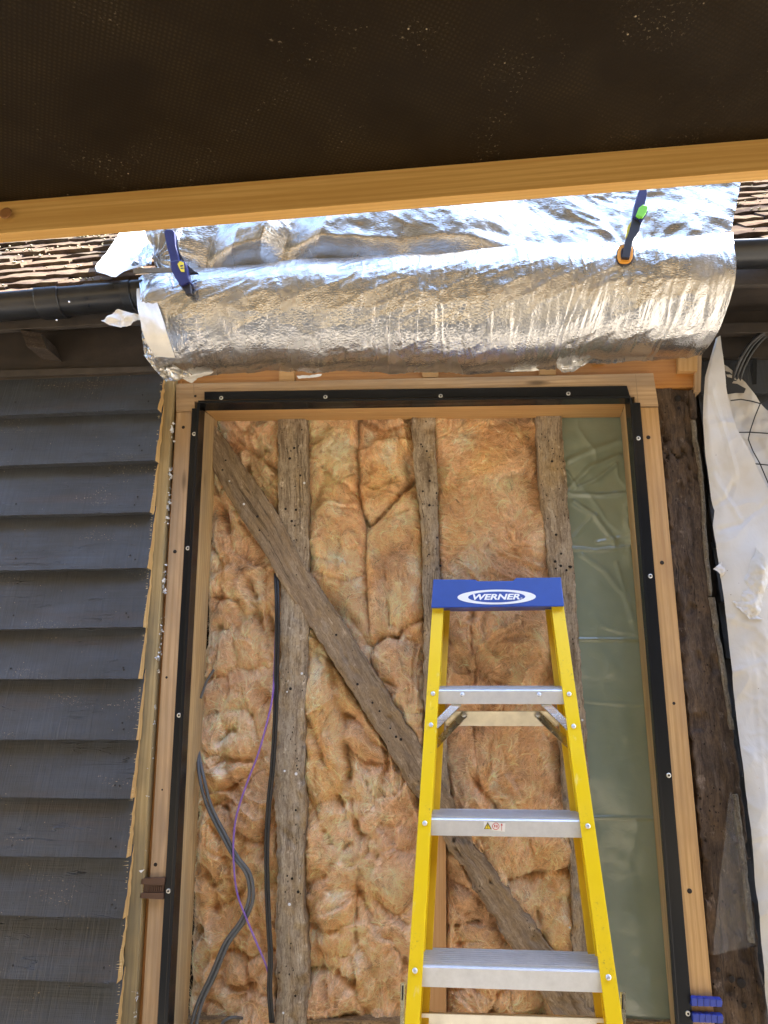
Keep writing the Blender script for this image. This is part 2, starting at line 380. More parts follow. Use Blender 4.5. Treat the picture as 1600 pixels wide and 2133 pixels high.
def ladder_mat(name, base):
    m, *_ = mat_new(name, base, 0.38); t = NT(m); n1 = t.noise(t.coord('Object'), 9, 5, 0.7); n2 = t.noise(t.coord('Object'), 130, 4, 0.75); n3 = t.noise(t.coord('Object', (60, 60, 9)), 1.0, 4, 0.6)
    col = t.mix(t.math('MULTIPLY', t.ramp(n2, [(0.56, 0.0), (0.66, 0.7)]), t.ramp(n1, [(0.5, 0.0), (0.62, 1.0)])), base, (0.30, 0.21, 0.06))
    col = t.mix(t.ramp(n3, [(0.64, 0.0), (0.72, 0.45)]), col, (0.85, 0.72, 0.25)); t.set('Base Color', col)
    t.set('Normal', t.bump(t.noise(t.coord('Object'), 420, 3, 0.6), 0.12, 0.002)); t.set('Roughness', t.ramp(n1, [(0.3, 0.32), (0.7, 0.5)])); return m
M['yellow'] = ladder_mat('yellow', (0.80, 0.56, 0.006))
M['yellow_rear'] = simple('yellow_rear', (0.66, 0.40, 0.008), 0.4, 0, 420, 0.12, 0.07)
def alu(name, base, rough):
    m, *_ = mat_new(name, base, rough, 1.0); t = NT(m)
    f = t.noise(t.coord('Object', (3, 3, 260)), 1.0, 4, 0.6); s_ = t.noise(t.coord('Object', (30, 30, 30)), 1.0, 5, 0.7)
    t.set('Base Color', t.ramp(s_, [(0.3, tuple(x * 0.86 for x in base)), (0.7, base)]))
    t.set('Roughness', t.ramp(s_, [(0.3, rough + 0.12), (0.7, rough - 0.06)])); t.set('Normal', t.bump(f, 0.10, 0.001)); return m
M['alu'] = alu('alu', (0.66, 0.68, 0.72), 0.46); M['alu'].node_tree.nodes['Principled BSDF'].inputs['Metallic'].default_value = 0.72; M['alu_rear'] = alu('alu_rear', (0.78, 0.74, 0.64), 0.32); M['zinc'] = alu('zinc', (0.75, 0.72, 0.63), 0.22)
M['cap_blue'] = simple('cap_blue', (0.016, 0.058, 0.30), 0.38, 0, 300, 0.1, 0.10)
M['print_white'] = simple('print_white', (0.80, 0.80, 0.79), 0.5, 0, 0, 0, 0.03)
M['print_black'] = simple('print_black', (0.02, 0.02, 0.02), 0.6)
M['print_red'] = simple('print_red', (0.55, 0.03, 0.05), 0.5)
M['print_yellow'] = simple('print_yellow', (0.80, 0.60, 0.02), 0.5)
M['cable_black'] = simple('cable_black', (0.018, 0.018, 0.02), 0.42)
M['cable_grey'] = simple('cable_grey', (0.105, 0.108, 0.11), 0.45)
M['cable_purple'] = simple('cable_purple', (0.23, 0.12, 0.42), 0.42)
M['clamp_blue'] = simple('clamp_blue', (0.017, 0.020, 0.105), 0.42, 0, 200, 0.1, 0.15)
M['clamp_black'] = simple('clamp_black', (0.018, 0.016, 0.02), 0.5)
M['clamp_pad'] = simple('clamp_pad', (0.70, 0.30, 0.03), 0.55)
M['steel'] = simple('steel', (0.26, 0.235, 0.20), 0.4, 0.85, 90, 0.1, 0.2)
M['lime'] = simple('lime', (0.20, 0.62, 0.06), 0.5)
M['label_yellow'] = simple('label_yellow', (0.75, 0.63, 0.05), 0.5)
M['packer_blue'] = simple('packer_blue', (0.02, 0.045, 0.33), 0.42)
M['packer_brown'] = simple('packer_brown', (0.085, 0.040, 0.022), 0.45)
M['lichen'] = simple('lichen', (0.30, 0.27, 0.18), 0.95, 0, 120, 0.8, 0.3)
M['moss'] = simple('moss', (0.07, 0.085, 0.04), 0.95, 0, 160, 0.8, 0.3)
M['foam'] = simple('foam', (0.72, 0.73, 0.75), 0.5, 0.1, 0, 0, 0.2)
M['sawdust'] = simple('sawdust', (0.66, 0.48, 0.25), 0.9)
M['splint'] = simple('splint', (0.72, 0.56, 0.30), 0.8)
M['fleece'] = simple('fleece', (0.78, 0.76, 0.71), 0.85, 0, 240, 0.35, 0.06)

def tile_mat():
    m, *_ = mat_new('tile', (0.2, 0.12, 0.08), 1.0, 0, 0.0); t = NT(m)
    o = t.n.new('ShaderNodeObjectInfo').outputs['Random']; n1 = t.noise(t.coord('Object'), 26, 5, 0.65); n2 = t.noise(t.coord('Object', (1, 1, 1), (3, 3, 3)), 9, 4, 0.6)
    base = t.ramp(o, [(0.0, (0.050, 0.038, 0.032)), (0.3, (0.095, 0.069, 0.054)), (0.65, (0.125, 0.085, 0.061)), (1.0, (0.085, 0.072, 0.061))])
    col = t.mix(t.ramp(n1, [(0.45, 0.0), (0.7, 0.6)]), base, (0.03, 0.022, 0.019)); col = t.mix(t.ramp(n2, [(0.55, 0.0), (0.66, 0.6)]), col, (0.1240, 0.0992, 0.0651))
    t.set('Base Color', col); t.set('Normal', t.bump(n1, 0.6, 0.004)); return m
M['tile'] = tile_mat()

def foil_mat(name, wr=1.0):
    m, *_ = mat_new(name, (0.8, 0.78, 0.75), 0.17, 0.93); t = NT(m)
    c = t.coord('UV', (1, 1, 1)); warp = t.noise(t.coord('UV', (7, 5, 1)), 1.0, 3, 0.5)
    f1 = t.noise(t.coord('UV', (60, 150, 1)), 1.0, 4, 0.6, 1.6); f2 = t.noise(t.coord('UV', (14, 24, 1)), 1.0, 4, 0.6, 0.9)
    cw = t.vor(t.coord('UV', (90, 170, 1)), 1.0, 'DISTANCE_TO_EDGE'); rib = t.wave(t.coord('UV', (1, 0.4, 1)), 62, 0.8, 2, 1.5, 'X')
    pm = t.noise(t.coord('UV', (4, 3, 1), (2, 2, 0)), 1.0, 2)
    h = t.math('ADD', t.math('MULTIPLY', f1, 0.55), t.math('ADD', t.math('MULTIPLY', f2, 1.1), t.math('MULTIPLY', t.ramp(cw, [(0.0, 0.0), (0.25, 1.0)]), 0.55)))
    h = t.math('ADD', h, t.math('MULTIPLY', rib, t.ramp(pm, [(0.45, 0.02), (0.65, 0.20)])))
    t.set('Normal', t.bump(h, 0.20 * wr, 0.004)); t.set('Roughness', t.ramp(warp, [(0.3, 0.20), (0.7, 0.32)]))
    t.set('Base Color', t.ramp(f2, [(0.3, (0.46, 0.452, 0.44)), (0.6, (0.57, 0.562, 0.55))])); return m
M['foil'] = foil_mat('foil'); M['foil_crumple'] = foil_mat('foil_crumple', 1.5)

def membrane_mat():
    m, *_ = mat_new('canopy_membrane', (0.05, 0.035, 0.02), 0.5, 0, 0.12); t = NT(m)
    wa = t.wave(t.coord('UV', (1, 1, 1), rot=(0, 0, 0.5)), 44, 0.6, 1, 2.0, 'X'); wb = t.wave(t.coord('UV', (1, 1, 1), rot=(0, 0, 0.5)), 44, 0.6, 1, 2.0, 'Y')
    bl = t.noise(t.coord('UV'), 5, 4, 0.6, 0.4); wv = t.math('MULTIPLY', wa, wb)
    col = t.ramp(bl, [(0.3, (0.0095, 0.0052, 0.0012)), (0.8, (0.0150, 0.0088, 0.0024))])
    col = t.mix(t.math('MULTIPLY', wv, t.ramp(bl, [(0.42, 0.03), (0.7, 0.32)])), col, (0.075, 0.050, 0.022))
    sp = t.vor(t.coord('UV'), 46); sm = t.noise(t.coord('UV', (1, 1, 1), (3, 4, 0)), 7, 3, 0.6, 1.2)
    d = t.math('MULTIPLY', t.ramp(sp, [(0.05, 1.0), (0.09, 0.0)]), t.ramp(sm, [(0.56, 0.0), (0.63, 1.0)]))
    dust = t.noise(t.coord('UV'), 160, 4, 0.7); d = t.math('MAXIMUM', d, t.math('MULTIPLY', t.ramp(dust, [(0.6, 0.0), (0.7, 0.5)]), t.ramp(sm, [(0.52, 0.0), (0.64, 1.0)])))
    col = t.mix(d, col, (0.34, 0.27, 0.17)); t.set('Base Color', col)
    t.set('Normal', t.bump(wv, 0.25, 0.001)); t.set('Roughness', 0.55); return m
M['canopy'] = membrane_mat()

def wool_mat():
    m, *_ = mat_new('glass_wool', (0.6, 0.4, 0.25), 0.95, 0, 0.15); t = NT(m)
    at = t.n.new('ShaderNodeAttribute'); at.attribute_name = 'tint'
    w1 = t.noise(t.coord('UV', (9, 9, 1)), 1.0, 3, 0.6)
    warp = t.n.new('ShaderNodeVectorMath'); warp.operation = 'ADD'
    wc = t.n.new('ShaderNodeTexNoise'); wc.inputs['Scale'].default_value = 11; wc.inputs['Detail'].default_value = 3
    uv = t.coord('UV'); t.l.new(uv, wc.inputs['Vector'])
    sc_ = t.n.new('ShaderNodeVectorMath'); sc_.operation = 'SCALE'; sc_.inputs['Scale'].default_value = 0.20; t.l.new(wc.outputs['Color'], sc_.inputs[0])
    t.l.new(uv, warp.inputs[0]); t.l.new(sc_.outputs[0], warp.inputs[1])
    def mapd(sx, sy, rot):
        mp = t.n.new('ShaderNodeMapping'); mp.inputs['Scale'].default_value = (sx, sy, 1); mp.inputs['Rotation'].default_value = (0, 0, rot); t.l.new(warp.outputs[0], mp.inputs[0]); return mp.outputs[0]
    f1 = t.noise(mapd(22, 170, 0.5), 1.0, 5, 0.7); f2 = t.noise(mapd(150, 16, 0.35), 1.0, 5, 0.7); f3 = t.noise(mapd(90, 90, 0), 1.0, 6, 0.7)
    fib = t.math('MAXIMUM', f1, f2)
    col = t.mix(0.75, at.outputs['Color'], t.ramp(fib, [(0.42, 0.66), (0.54, 0.98), (0.68, 1.28)]), 'MULTIPLY')
    col = t.mix(t.ramp(f3, [(0.32, 0.30), (0.52, 0.0)]), col, t.mix(1.0, at.outputs['Color'], (0.72, 0.60, 0.48), 'MULTIPLY'))
    col = t.mix(t.ramp(f3, [(0.56, 0.0), (0.74, 0.30)]), col, (0.80, 0.66, 0.48))
    t.set('Base Color', col)
    h = t.math('ADD', t.math('MULTIPLY', fib, 0.8), t.math('MULTIPLY', f3, 0.9)); t.set('Normal', t.bump(h, 0.4, 0.003)); t.set('Subsurface Weight', 0.3); t.set('Subsurface Radius', (1.0, 0.62, 0.36)); t.set('Subsurface Scale', 0.012)
    t.set('Sheen Weight', 0.25); t.set('Sheen Roughness', 0.6); t.set('Sheen Tint', (1.0, 0.88, 0.72, 1)); return m
M['wool'] = wool_mat()
def fibre_mat():
    m, *_ = mat_new('wool_fibre', (0.7, 0.5, 0.3), 0.7, 0, 0.25); t = NT(m); at = t.n.new('ShaderNodeAttribute'); at.attribute_name = 'tint'; t.set('Base Color', at.outputs['Color']); return m
M['wool_fibre'] = fibre_mat()

def poly_green():
    m, *_ = mat_new('green_polythene', (0.22, 0.25, 0.13), 0.33, 0, 0.5); t = NT(m)
    n1 = t.noise(t.coord('UV', (6, 4, 1)), 1.0, 4, 0.5)
    t.set('Base Color', t.ramp(n1, [(0.3, (0.215, 0.258, 0.185)), (0.7, (0.268, 0.315, 0.235))]))
    t.set('Normal', t.bump(t.noise(t.coord('UV', (14, 22, 1)), 1.0, 4, 0.55, 0.8), 0.12, 0.01)); t.set('Roughness', 0.2); t.set('Specular IOR Level', 0.8); return m
M['green'] = poly_green()
def sheet_white():
    m, *_ = mat_new('breather_sheet', (0.78, 0.76, 0.72), 0.6, 0, 0.3); t = NT(m)
    n1 = t.noise(t.coord('UV', (3, 3, 1)), 1.0, 4, 0.6); n2 = t.noise(t.coord('UV', (60, 60, 1)), 1.0, 4, 0.7)
    col = t.ramp(n1, [(0.42, (0.52, 0.512, 0.50)), (0.62, (0.485, 0.455, 0.405)), (0.80, (0.40, 0.33, 0.23))])
    sp = t.vor(t.coord('UV'), 30); col = t.mix(t.ramp(sp, [(0.02, 1.0), (0.045, 0.0)]), col, (0.10, 0.07, 0.05)); col = t.mix(t.ramp(n2, [(0.6, 0.0), (0.75, 0.35)]), col, (0.50, 0.40, 0.29))
    t.set('Base Color', col); wr = t.noise(t.coord('UV', (16, 9, 1)), 1.0, 5, 0.6, 0.8)
    t.set('Normal', t.bump(wr, 0.25, 0.01))
    t.set('Transmission Weight', 0.0); t.set('Subsurface Weight', 0.0); return m
M['sheet'] = sheet_white()
def clear_film():
    m, *_ = mat_new('clear_film', (0.75, 0.74, 0.72), 0.25); t = NT(m); t.set('Alpha', 0.10)
    t.set('Normal', t.bump(t.noise(t.coord('UV', (20, 14, 1)), 1.0, 4, 0.6, 1.0), 0.4, 0.01)); return m
M['film'] = clear_film()
def ground_mat():
    m, *_ = mat_new('paving', (0.36, 0.31, 0.25), 0.9); t = NT(m); n1 = t.noise(t.coord('Object'), 2.2, 6, 0.65)
    t.set('Base Color', t.ramp(n1, [(0.3, (0.15, 0.132, 0.108)), (0.7, (0.22, 0.198, 0.168))])); t.set('Normal', t.bump(n1, 0.4, 0.01)); return m
M['paving'] = ground_mat()
M['grass'] = simple('grass', (0.13, 0.105, 0.07), 0.95, 0, 20, 0.8, 0.4, 0.1)
def leaf_mat():
    m, *_ = mat_new('foliage', (0.1, 0.1, 0.03), 0.8); t = NT(m); n1 = t.noise(t.coord('Object'), 3.5, 6, 0.7); n2 = t.noise(t.coord('Object'), 0.35, 3, 0.5)
    t.set('Base Color', t.mix(t.ramp(n2, [(0.4, 0.0), (0.6, 1.0)]), t.ramp(n1, [(0.35, (0.06, 0.052, 0.030)), (0.65, (0.20, 0.170, 0.095))]), t.ramp(n1, [(0.35, (0.10, 0.070, 0.035)), (0.65, (0.34, 0.245, 0.135))])))
    t.set('Normal', t.bump(n1, 1.0, 0.4)); return m
M['foliage'] = leaf_mat()
M['plinth'] = simple('plinth', (0.25, 0.12, 0.08), 0.9, 0, 60, 0.6, 0.3)

# ------------------------------------------------------------------ setting
YF, YL, YS, YI = 2.25, 2.31, 2.40, 2.432     # door frame face, lining front, stud face, wool rest plane
g = mk('lawn', [(-40, -40, 0), (40, -40, 0), (40, 40, 0), (-40, 40, 0)], [(0, 1, 2, 3)], M['grass']); tag(g, kind='structure')
g = mk('patio', [(-9, -1.0, 0.004), (9, -1.0, 0.004), (9, 2.3, 0.004), (-9, 2.3, 0.004)], [(0, 1, 2, 3)], M['paving']); tag(g, kind='structure')
# unseen trees added behind the camera to fill foil reflections and block low sky
_n, _m = 150, 50; _u = np.linspace(0, 1, _n)[:, None]; _v = np.linspace(0, 1, _m)[None]
_x = (_u - 0.5) * 36; _zt = 13.5 + 2.2 * fbm(_x * 0.25, _x * 0 + 1, 2, 4); _z = _v * _zt
_y = -6.0 + 3.0 * (_u * 2 - 1) ** 2 * 2 - 1.2 * fbm(_x * 0.5, _z * 0.5, 3, 4) - 0.5 * fbm(_x * 2.1, _z * 2.1, 4, 3) + 2.5 * _v ** 3 * -1
tag(mk('reflection_trees', np.stack([_x + 0 * _z, _y + 0 * _z, _z], -1).reshape(-1, 3), grid_faces(_n, _m), M['foliage']), 'unseen trees added behind the camera for the foil reflection', 'trees', kind='stuff')
# added dark backing behind the studs, stops light leaking through the wall
bm = bmesh.new(); hexa(bm, [(-1.25, 2.53, 2.6), (-1.25, 2.53, 0), (1.3, 2.53, 0), (1.3, 2.53, 2.6), (-1.25, 2.6, 2.6), (-1.25, 2.6, 0), (1.3, 2.6, 0), (1.3, 2.6, 2.6)])
bmesh.ops.recalc_face_normals(bm, faces=bm.faces)
tag(bm_obj('light_block_wall', bm, M['void']), kind='structure')
bm = bmesh.new(); hexa(bm, [(-2.2, 2.29, 0.42), (-2.2, 2.29, 0), (2.2, 2.29, 0), (2.2, 2.29, 0.42), (-2.2, 2.5, 0.42), (-2.2, 2.5, 0), (2.2, 2.5, 0), (2.2, 2.5, 0.42)])
bmesh.ops.recalc_face_normals(bm, faces=bm.faces)
tag(bm_obj('plinth_wall', bm, M['plinth']), kind='structure')

# ------------------------------------------------------------------ weatherboards (left)
wb = thing('weatherboard_wall', 'dark blue grey feather-edge weatherboards with raw sawn ends, left of the door opening', 'wall', (-1.2, 2.25, 0.45))
xs0 = [(-160, 777 + 6, 345, 765), ]
bot = [(865, 329, 852), (970, 316, 958.7), (1074, 311, 1066.6), (1188.6, 300.5, 1182.6), (1311, 291, 1305.6), (1415, 285, 1414), (1541, 278, 1541),
       (1661, 270, 1664), (1783.6, 260, 1787), (1906, 254, 1914), (2039, 245, 2049), (2172, 238, 2186), (2320, 230, 2336)]
prev = None
edge_hi = P(329, 852, 2.200)[0]; edge_lo = P(245, 2049, 2.200)[0]; z_hi = P(329, 852, 2.200)[2]; z_lo = P(245, 2049, 2.200)[2]
def end_x(z): return edge_hi + (edge_lo - edge_hi) * (z - z_hi) / (z_lo - z_hi)
tops = None
for i, (y0, xe, ye) in enumerate(bot):
    sl = (ye - y0) / xe
    bl = P(-260, y0 - 260 * sl, 2.200); br = P(xe, ye, 2.200)
    if prev is None: tl = bl + np.array([0, 0, 0.142]); tr_ = br + np.array([0, 0, 0.142])
    else: tl, tr_ = prev[0] + np.array([0, 0, 0.028]), prev[1] + np.array([0, 0, 0.028])
    n, m_ = 90, 14; U = np.linspace(0, 1, n)[:, None]; W = np.linspace(0, 1, m_)[None, :]
    jag = rng.normal(0, 0.0008, m_); 
    tl = tl.copy(); bl = bl.copy(); zz_t, zz_b = tr_[2], br[2]
    xr = end_x(zz_t + (zz_b - zz_t) * W) + jag[None, :] + 0.003 * math.sin(i * 2.3)
    X = tl[0] + (xr - tl[0]) * U + 0 * W
    fx = (X - tl[0]) / (xr - tl[0])
    Zt = tl[2] + (tr_[2] - tl[2]) * U; Zb = bl[2] + (br[2] - bl[2]) * U + 0.0005 * fbm(U * 7 + i, U * 0 + i * 3.7, i) + 0.0009 * fbm(U * 60 + i, U * 0 + i * 1.7, i + 2) 
    Z = Zt + (Zb - Zt) * W
    Y = 2.240 + (2.200 - 2.240) * W - 0.0016 * fbm(X * 3 + i * 7, Z * 9, i) - 0.002 * np.exp(-((W - 1) / 0.04) ** 2) * 0
    fr = np.stack([X, Y + 0 * X, Z], -1)
    th = 0.008 + (0.036 - 0.008) * W + 0 * X
    bk = fr.copy(); bk[..., 1] += th
    uvf = np.stack([X + i * 3.3, Z + 0 * X], -1)
    o = mk('board', fr.reshape(-1, 3), grid_faces(n, m_), M['board'], wb, uv=uvf.reshape(-1, 2), smooth=True)
    # back and bottom edge of the same board, painted, then the raw sawn end
    me = o.data; base = len(me.vertices)
    bmx = bmesh.new(); bmx.from_mesh(me); lay = bmx.loops.layers.uv.verify()
    fb = [bmx.verts.new(p) for p in fr[:, -1]]; bb = [bmx.verts.new(p) for p in bk[:, -1]]
    for k in range(n - 1):
        f = bmx.faces.new((fb[k], bb[k], bb[k + 1], fb[k + 1]))
        for l in f.loops: l[lay].uv = (l.vert.co.x + i, l.vert.co.y + l.vert.co.z)
    fe = [bmx.verts.new(p) for p in fr[-1]]; be = [bmx.verts.new(p) for p in bk[-1]]
    for k in range(m_ - 1):
        f = bmx.faces.new((fe[k], fe[k + 1], be[k + 1], be[k])); f.material_index = 1
        for l in f.loops: l[lay].uv = (l.vert.co.z * 1.0 + i, l.vert.co.y * 1.0)
    bmx.normal_update(); bmx.to_mesh(me); bmx.free(); me.materials.append(M['raw_end'])
    prev = (bl, br)
nh = disc_mesh('nail_head', 0.0034, 0.0009, [M['gutter'], M['hole']], 10)
for i, (y0, xe, ye) in enumerate(bot):
    for fx_, fy_ in ((0.93, 22), (0.915, 30), (0.10, 26)):
        if random.random() < 0.85: put('nail_head', nh, P(xe * fx_ + random.gauss(0, 4), y0 + (ye - y0) * fx_ - fy_ + random.gauss(0, 4), 2.2055), wb)
# sawn splinters standing off the raw ends
V = []; F = []
for i in range(170):
    z = rng.uniform(0.6, 2.42); x = end_x(z) + rng.normal(0, 0.001)
    L = abs(rng.normal(0.0008, 0.0012)); 
    if i < 14: z = [1.16, 1.163, 1.168, 1.172, 1.175, 0.735, 0.74, 0.745, 0.75, 0.755, 0.99, 1.0, 1.35, 1.36][i] + rng.normal(0, .001); L = rng.uniform(0.004, 0.012)
    y = 2.206; h = rng.uniform(0.0003, 0.0007); k = len(V)
    x = end_x(z) 
    V += [(x + 0.004, y, z - h), (x + 0.004, y, z + h), (x - L, y - 0.001, z + rng.normal(0, .001)), (x + 0.004, y + 0.003, z)]
    F += [(k, k + 2, k + 1), (k, k + 3, k + 2), (k + 1, k + 2, k + 3)]
tag(mk('splinter', V, F, M['splint'], wb), kind='stuff')
beam('sheathing', [np.array(p) for p in ((-2.1, 2.262, 2.55), (-0.93, 2.262, 2.55), (-0.93, 2.262, 0.42), (-2.1, 2.262, 0.42))], 0.015, M['eaves'], wb, 0)
# treated batten beside the board ends and the shadow gap
bq = lambda a, b, c, d, Y: [P(*a, Y), P(*b, Y), P(*c, Y), P(*d, Y)]
beam('batten', bq((339, 770), (364, 770), (272, 2260), (240, 2260), 2.243), 0.05, M['batten'], wb, 0.004)
beam('back_batten', bq((352, 770), (380, 770), (310, 2260), (262, 2260), 2.278), 0.04, M['plate'], wb, 0.002)
# foam and foil crumbs caught in the gap
V = []; F = []
for i in range(420):
    t_ = rng.random(); py = 860 + t_ * 1270; px = np.interp(py, [800, 1300, 1650, 2133], [366, 337, 306, 279]) + rng.normal(0, 2.2)
    dens = vn(np.array([py / 45.0]), np.array([0.3]), 3)[0]
    if dens < 0.05: continue
    c = P(px, py, 2.244 + rng.uniform(0, 0.02)); r = abs(rng.normal(0.0016, 0.0013)) + 0.0007; k = len(V)
    for q in range(6): V.append(c + rng.normal(0, r, 3))
    F += [(k, k + 1, k + 2), (k, k + 2, k + 3), (k + 3, k + 4, k + 5), (k + 1, k + 4, k + 5), (k, k + 5, k + 2)]
tag(mk('foam_crumbs', V, F, M['foam']), 'white and silver foam crumbs caught in the gap beside the sawn board ends', 'foam crumbs', kind='stuff')

# ------------------------------------------------------------------ eaves, gutters, roof
_ga = P(72, 602, 1.997); _gb = P(1545, 497, 1.997)
def roofz(Y, x=0.0): return _ga[2] + 0.012 + (_gb[2] - _ga[2]) * (x - _ga[0]) / (_gb[0] - _ga[0]) + (Y - 2.045) * 1.0
ev = thing('eaves_board', 'dark brown eaves boarding under the left gutter with a rafter foot', 'eaves', (-1.2, 2.2, 2.4))
beam('wall_strip', bq((-260, 706), (330, 676), (345, 778), (-260, 802), 2.236), 0.02, M['eaves'], ev, 0.001)
beam('trim_strip', bq((-260, 778), (335, 762), (337, 773), (-260, 793), 2.228), 0.008, M['eaves_trim'], ev, 0.001)
beam('fascia', bq((-260, 640), (330, 602), (330, 668), (-260, 703), 2.135), 0.02, M['eaves_trim'], ev, 0.002)
# soffit closing the gap between fascia and wall
a = [P(-260, 702, 2.15), P(330, 666, 2.15)]; s_ = [p + np.array([0, 0.10, 0.035]) for p in a]
mk('soffit', [a[0], a[1], s_[1], s_[0]], [(0, 1, 2, 3)], M['eaves'], ev)
q = [P(41, 686, 2.15), P(86, 690, 2.15), P(86, 722, 2.15), P(44, 726, 2.15)]
beam('rafter_foot', [P(43, 687, 2.135), P(84, 693, 2.135), P(98, 726, 2.135), P(56, 722, 2.135)], 0.10, M['rafter'], ev, 0.002)

def gutter(nm, lab, x0, x1, zc0, zc1, Yc, brk, r=0.058):
    root = thing(nm, lab, 'gutter', ((x0 + x1) / 2, Yc, zc0), 'black plastic eaves gutters')
    n, m_ = 30, 22
    def run(name, xa, xb, rr, extra=0.0):
        V = []
        for k in range(n):
            x = xa + (xb - xa) * k / (n - 1); zc = zc0 + (zc1 - zc0) * (x - x0) / (x1 - x0)
            for a_ in np.linspace(math.pi, 2 * math.pi, m_):
                V.append((x, Yc + rr * math.cos(a_), zc + rr * math.sin(a_) * 1.0))
            V.append((x, Yc + rr - 0.006, zc + 0.004)); V.append((x, Yc - rr + 0.006, zc + 0.004))
        mm = m_ + 2; F = []
        for k in range(n - 1):
            for j in range(m_ - 1): F.append((k * mm + j, k * mm + j + 1, (k + 1) * mm + j + 1, (k + 1) * mm + j))
            F.append((k * mm, (k + 1) * mm, (k + 1) * mm + m_ + 1, k * mm + m_ + 1))
        F.append(tuple(range(m_ - 1, -1, -1)))
        F.append(tuple((n - 1) * mm + j for j in range(m_)))
        return mk(name, V, F, M['gutter'], root, smooth=True)
    run('gutter_run', x0, x1, r)
    for xa, xb, e in brk: run('union_bracket', xa, xb, r + e)
    return root
Yg = 2.055
gl = P(72, 602, Yg - 0.058); g2 = P(250, 587, Yg - 0.058)
def zat(x): return gl[2] + (g2[2] - gl[2]) * (x - gl[0]) / (g2[0] - gl[0])
xL = P(-260, 620, Yg)[0]; xR = P(330, 585, Yg)[0]
gutl = gutter('gutter', 'black half-round gutter with a clip joint, under the left roof tiles', xL, xR, zat(xL), zat(xR), Yg,
       [(P(71, 600, 1.997)[0], P(118, 600, 1.997)[0], 0.006), (P(250, 590, 1.997)[0], P(268, 590, 1.997)[0], 0.006), (P(272, 590, 1.997)[0], P(296, 590, 1.997)[0], 0.003)])
gr_ = P(1540, 497, Yg - 0.058)
gutter('gutter', 'black gutter end showing right of the foil blanket', gr_[0] - 0.1, gr_[0] + 1.2, gr_[2], gr_[2] + 0.002, Yg, [], 0.055)
# two plaster drips on the left gutter
for px, py, r in ((144, 629, 0.003), (118, 667, 0.0028)):
    bm = bmesh.new(); bmesh.ops.create_icosphere(bm, subdivisions=2, radius=r)
    p = P(px, py, 1.996 if py < 650 else 2.012)
    for v in bm.verts: v.co = Vector((v.co.x, v.co.y, v.co.z)) + Vector(tuple(p))
    bm_obj('drip', bm, M['print_white'], gutl, True)

roof = thing('tiled_roof', 'old red brown clay tiled roof slope with lichen above the eaves', 'roof', (0, 2.1, 2.75))
bm = bmesh.new()
def RS(x, Y, off=0.0): return (x, Y - off * 0.7071, roofz(Y, x) + off * 0.7071)
hexa(bm, [RS(-3, 2.13, -0.02), RS(3, 2.13, -0.02), RS(3, 4.2, -0.02), RS(-3, 4.2, -0.02), RS(-3, 2.13, -0.07), RS(3, 2.13, -0.07), RS(3, 4.2, -0.07), RS(-3, 4.2, -0.07)])
bmesh.ops.recalc_face_normals(bm, faces=bm.faces); bm_obj('sun_block_deck', bm, M['void'], roof)  # hidden slab added under the tiles to block the sun
def tile_mesh(s):
    r_ = np.random.default_rng(s); bm = bmesh.new(); nx, ny = 7, 3; L, Wd, T = 0.25, 0.165, 0.015
    cam_ = 0.0025 * r_.uniform(-0.4, 1.5); gv = {}
    ch = r_.uniform(0, 0.008, (nx,)) * (r_.random(nx) > 0.55)
    for k, dz in ((0, 0.0), (1, -T)):
        for i in range(nx):
            for j in range(ny):
                u = i / (nx - 1) - 0.5; v = j / (ny - 1)
                y = v * L + (ch[i] if j == 0 else 0) + (0.004 * r_.normal() * 0.4 if j == 0 else 0)
                gv[k, i, j] = bm.verts.new((u * Wd, y, dz - cam_ * (2 * u) ** 2 + 0.0012 * r_.normal()))
    for i in range(nx - 1):
        for j in range(ny - 1):
            bm.faces.new((gv[0, i, j], gv[0, i + 1, j], gv[0, i + 1, j + 1], gv[0, i, j + 1]))
        bm.faces.new((gv[0, i, 0], gv[1, i, 0], gv[1, i + 1, 0], gv[0, i + 1, 0]))
        bm.faces.new((gv[1, i, 0], gv[1, i, ny - 1], gv[1, i + 1, ny - 1], gv[1, i + 1, 0]))
    for i in (0, nx - 1):
        for j in range(ny - 1): bm.faces.new((gv[0, i, j], gv[0, i, j + 1], gv[1, i, j + 1], gv[1, i, j]))
    bmesh.ops.recalc_face_normals(bm, faces=bm.faces)
    me = bpy.data.meshes.new('tile'); bm.to_mesh(me); bm.free(); me.materials.append(M['tile']); return me
TM = [tile_mesh(s) for s in range(9)]
ROOF_ROLL = -math.atan((_gb[2] - _ga[2]) / (_gb[0] - _ga[0]))
print('GUT', _ga, _gb)
lich = []
for row in range(15):
    s_ = row * 0.098 - 0.02
    for k in range(-13, 14):
        x = (k + 0.5 * (row % 2)) * 0.1715 + random.gauss(0, 0.0025)
        if -0.78 < x < 0.90 or x < -1.75 or x > 1.6 or random.random() < 0.0: continue
        dy_ = random.gauss(0, 0.003)
        Y = 2.05 + s_ * 0.7071 + dy_; z = roofz(2.05, x) + s_ * 0.7071 + dy_ + 0.0135 + random.gauss(0, 0.002)
        o = link('tile', TM[random.randrange(9)], roof)
        o.location = Vector(o.location) + Vector((x, Y, z)); o.rotation_euler = (math.radians(45 - 6.0 + random.gauss(0, 0.9)), ROOF_ROLL + random.gauss(0, 0.011), random.gauss(0, 0.012))
        if random.random() < 0.5: lich.append((x, Y, z))
V = []; F = []
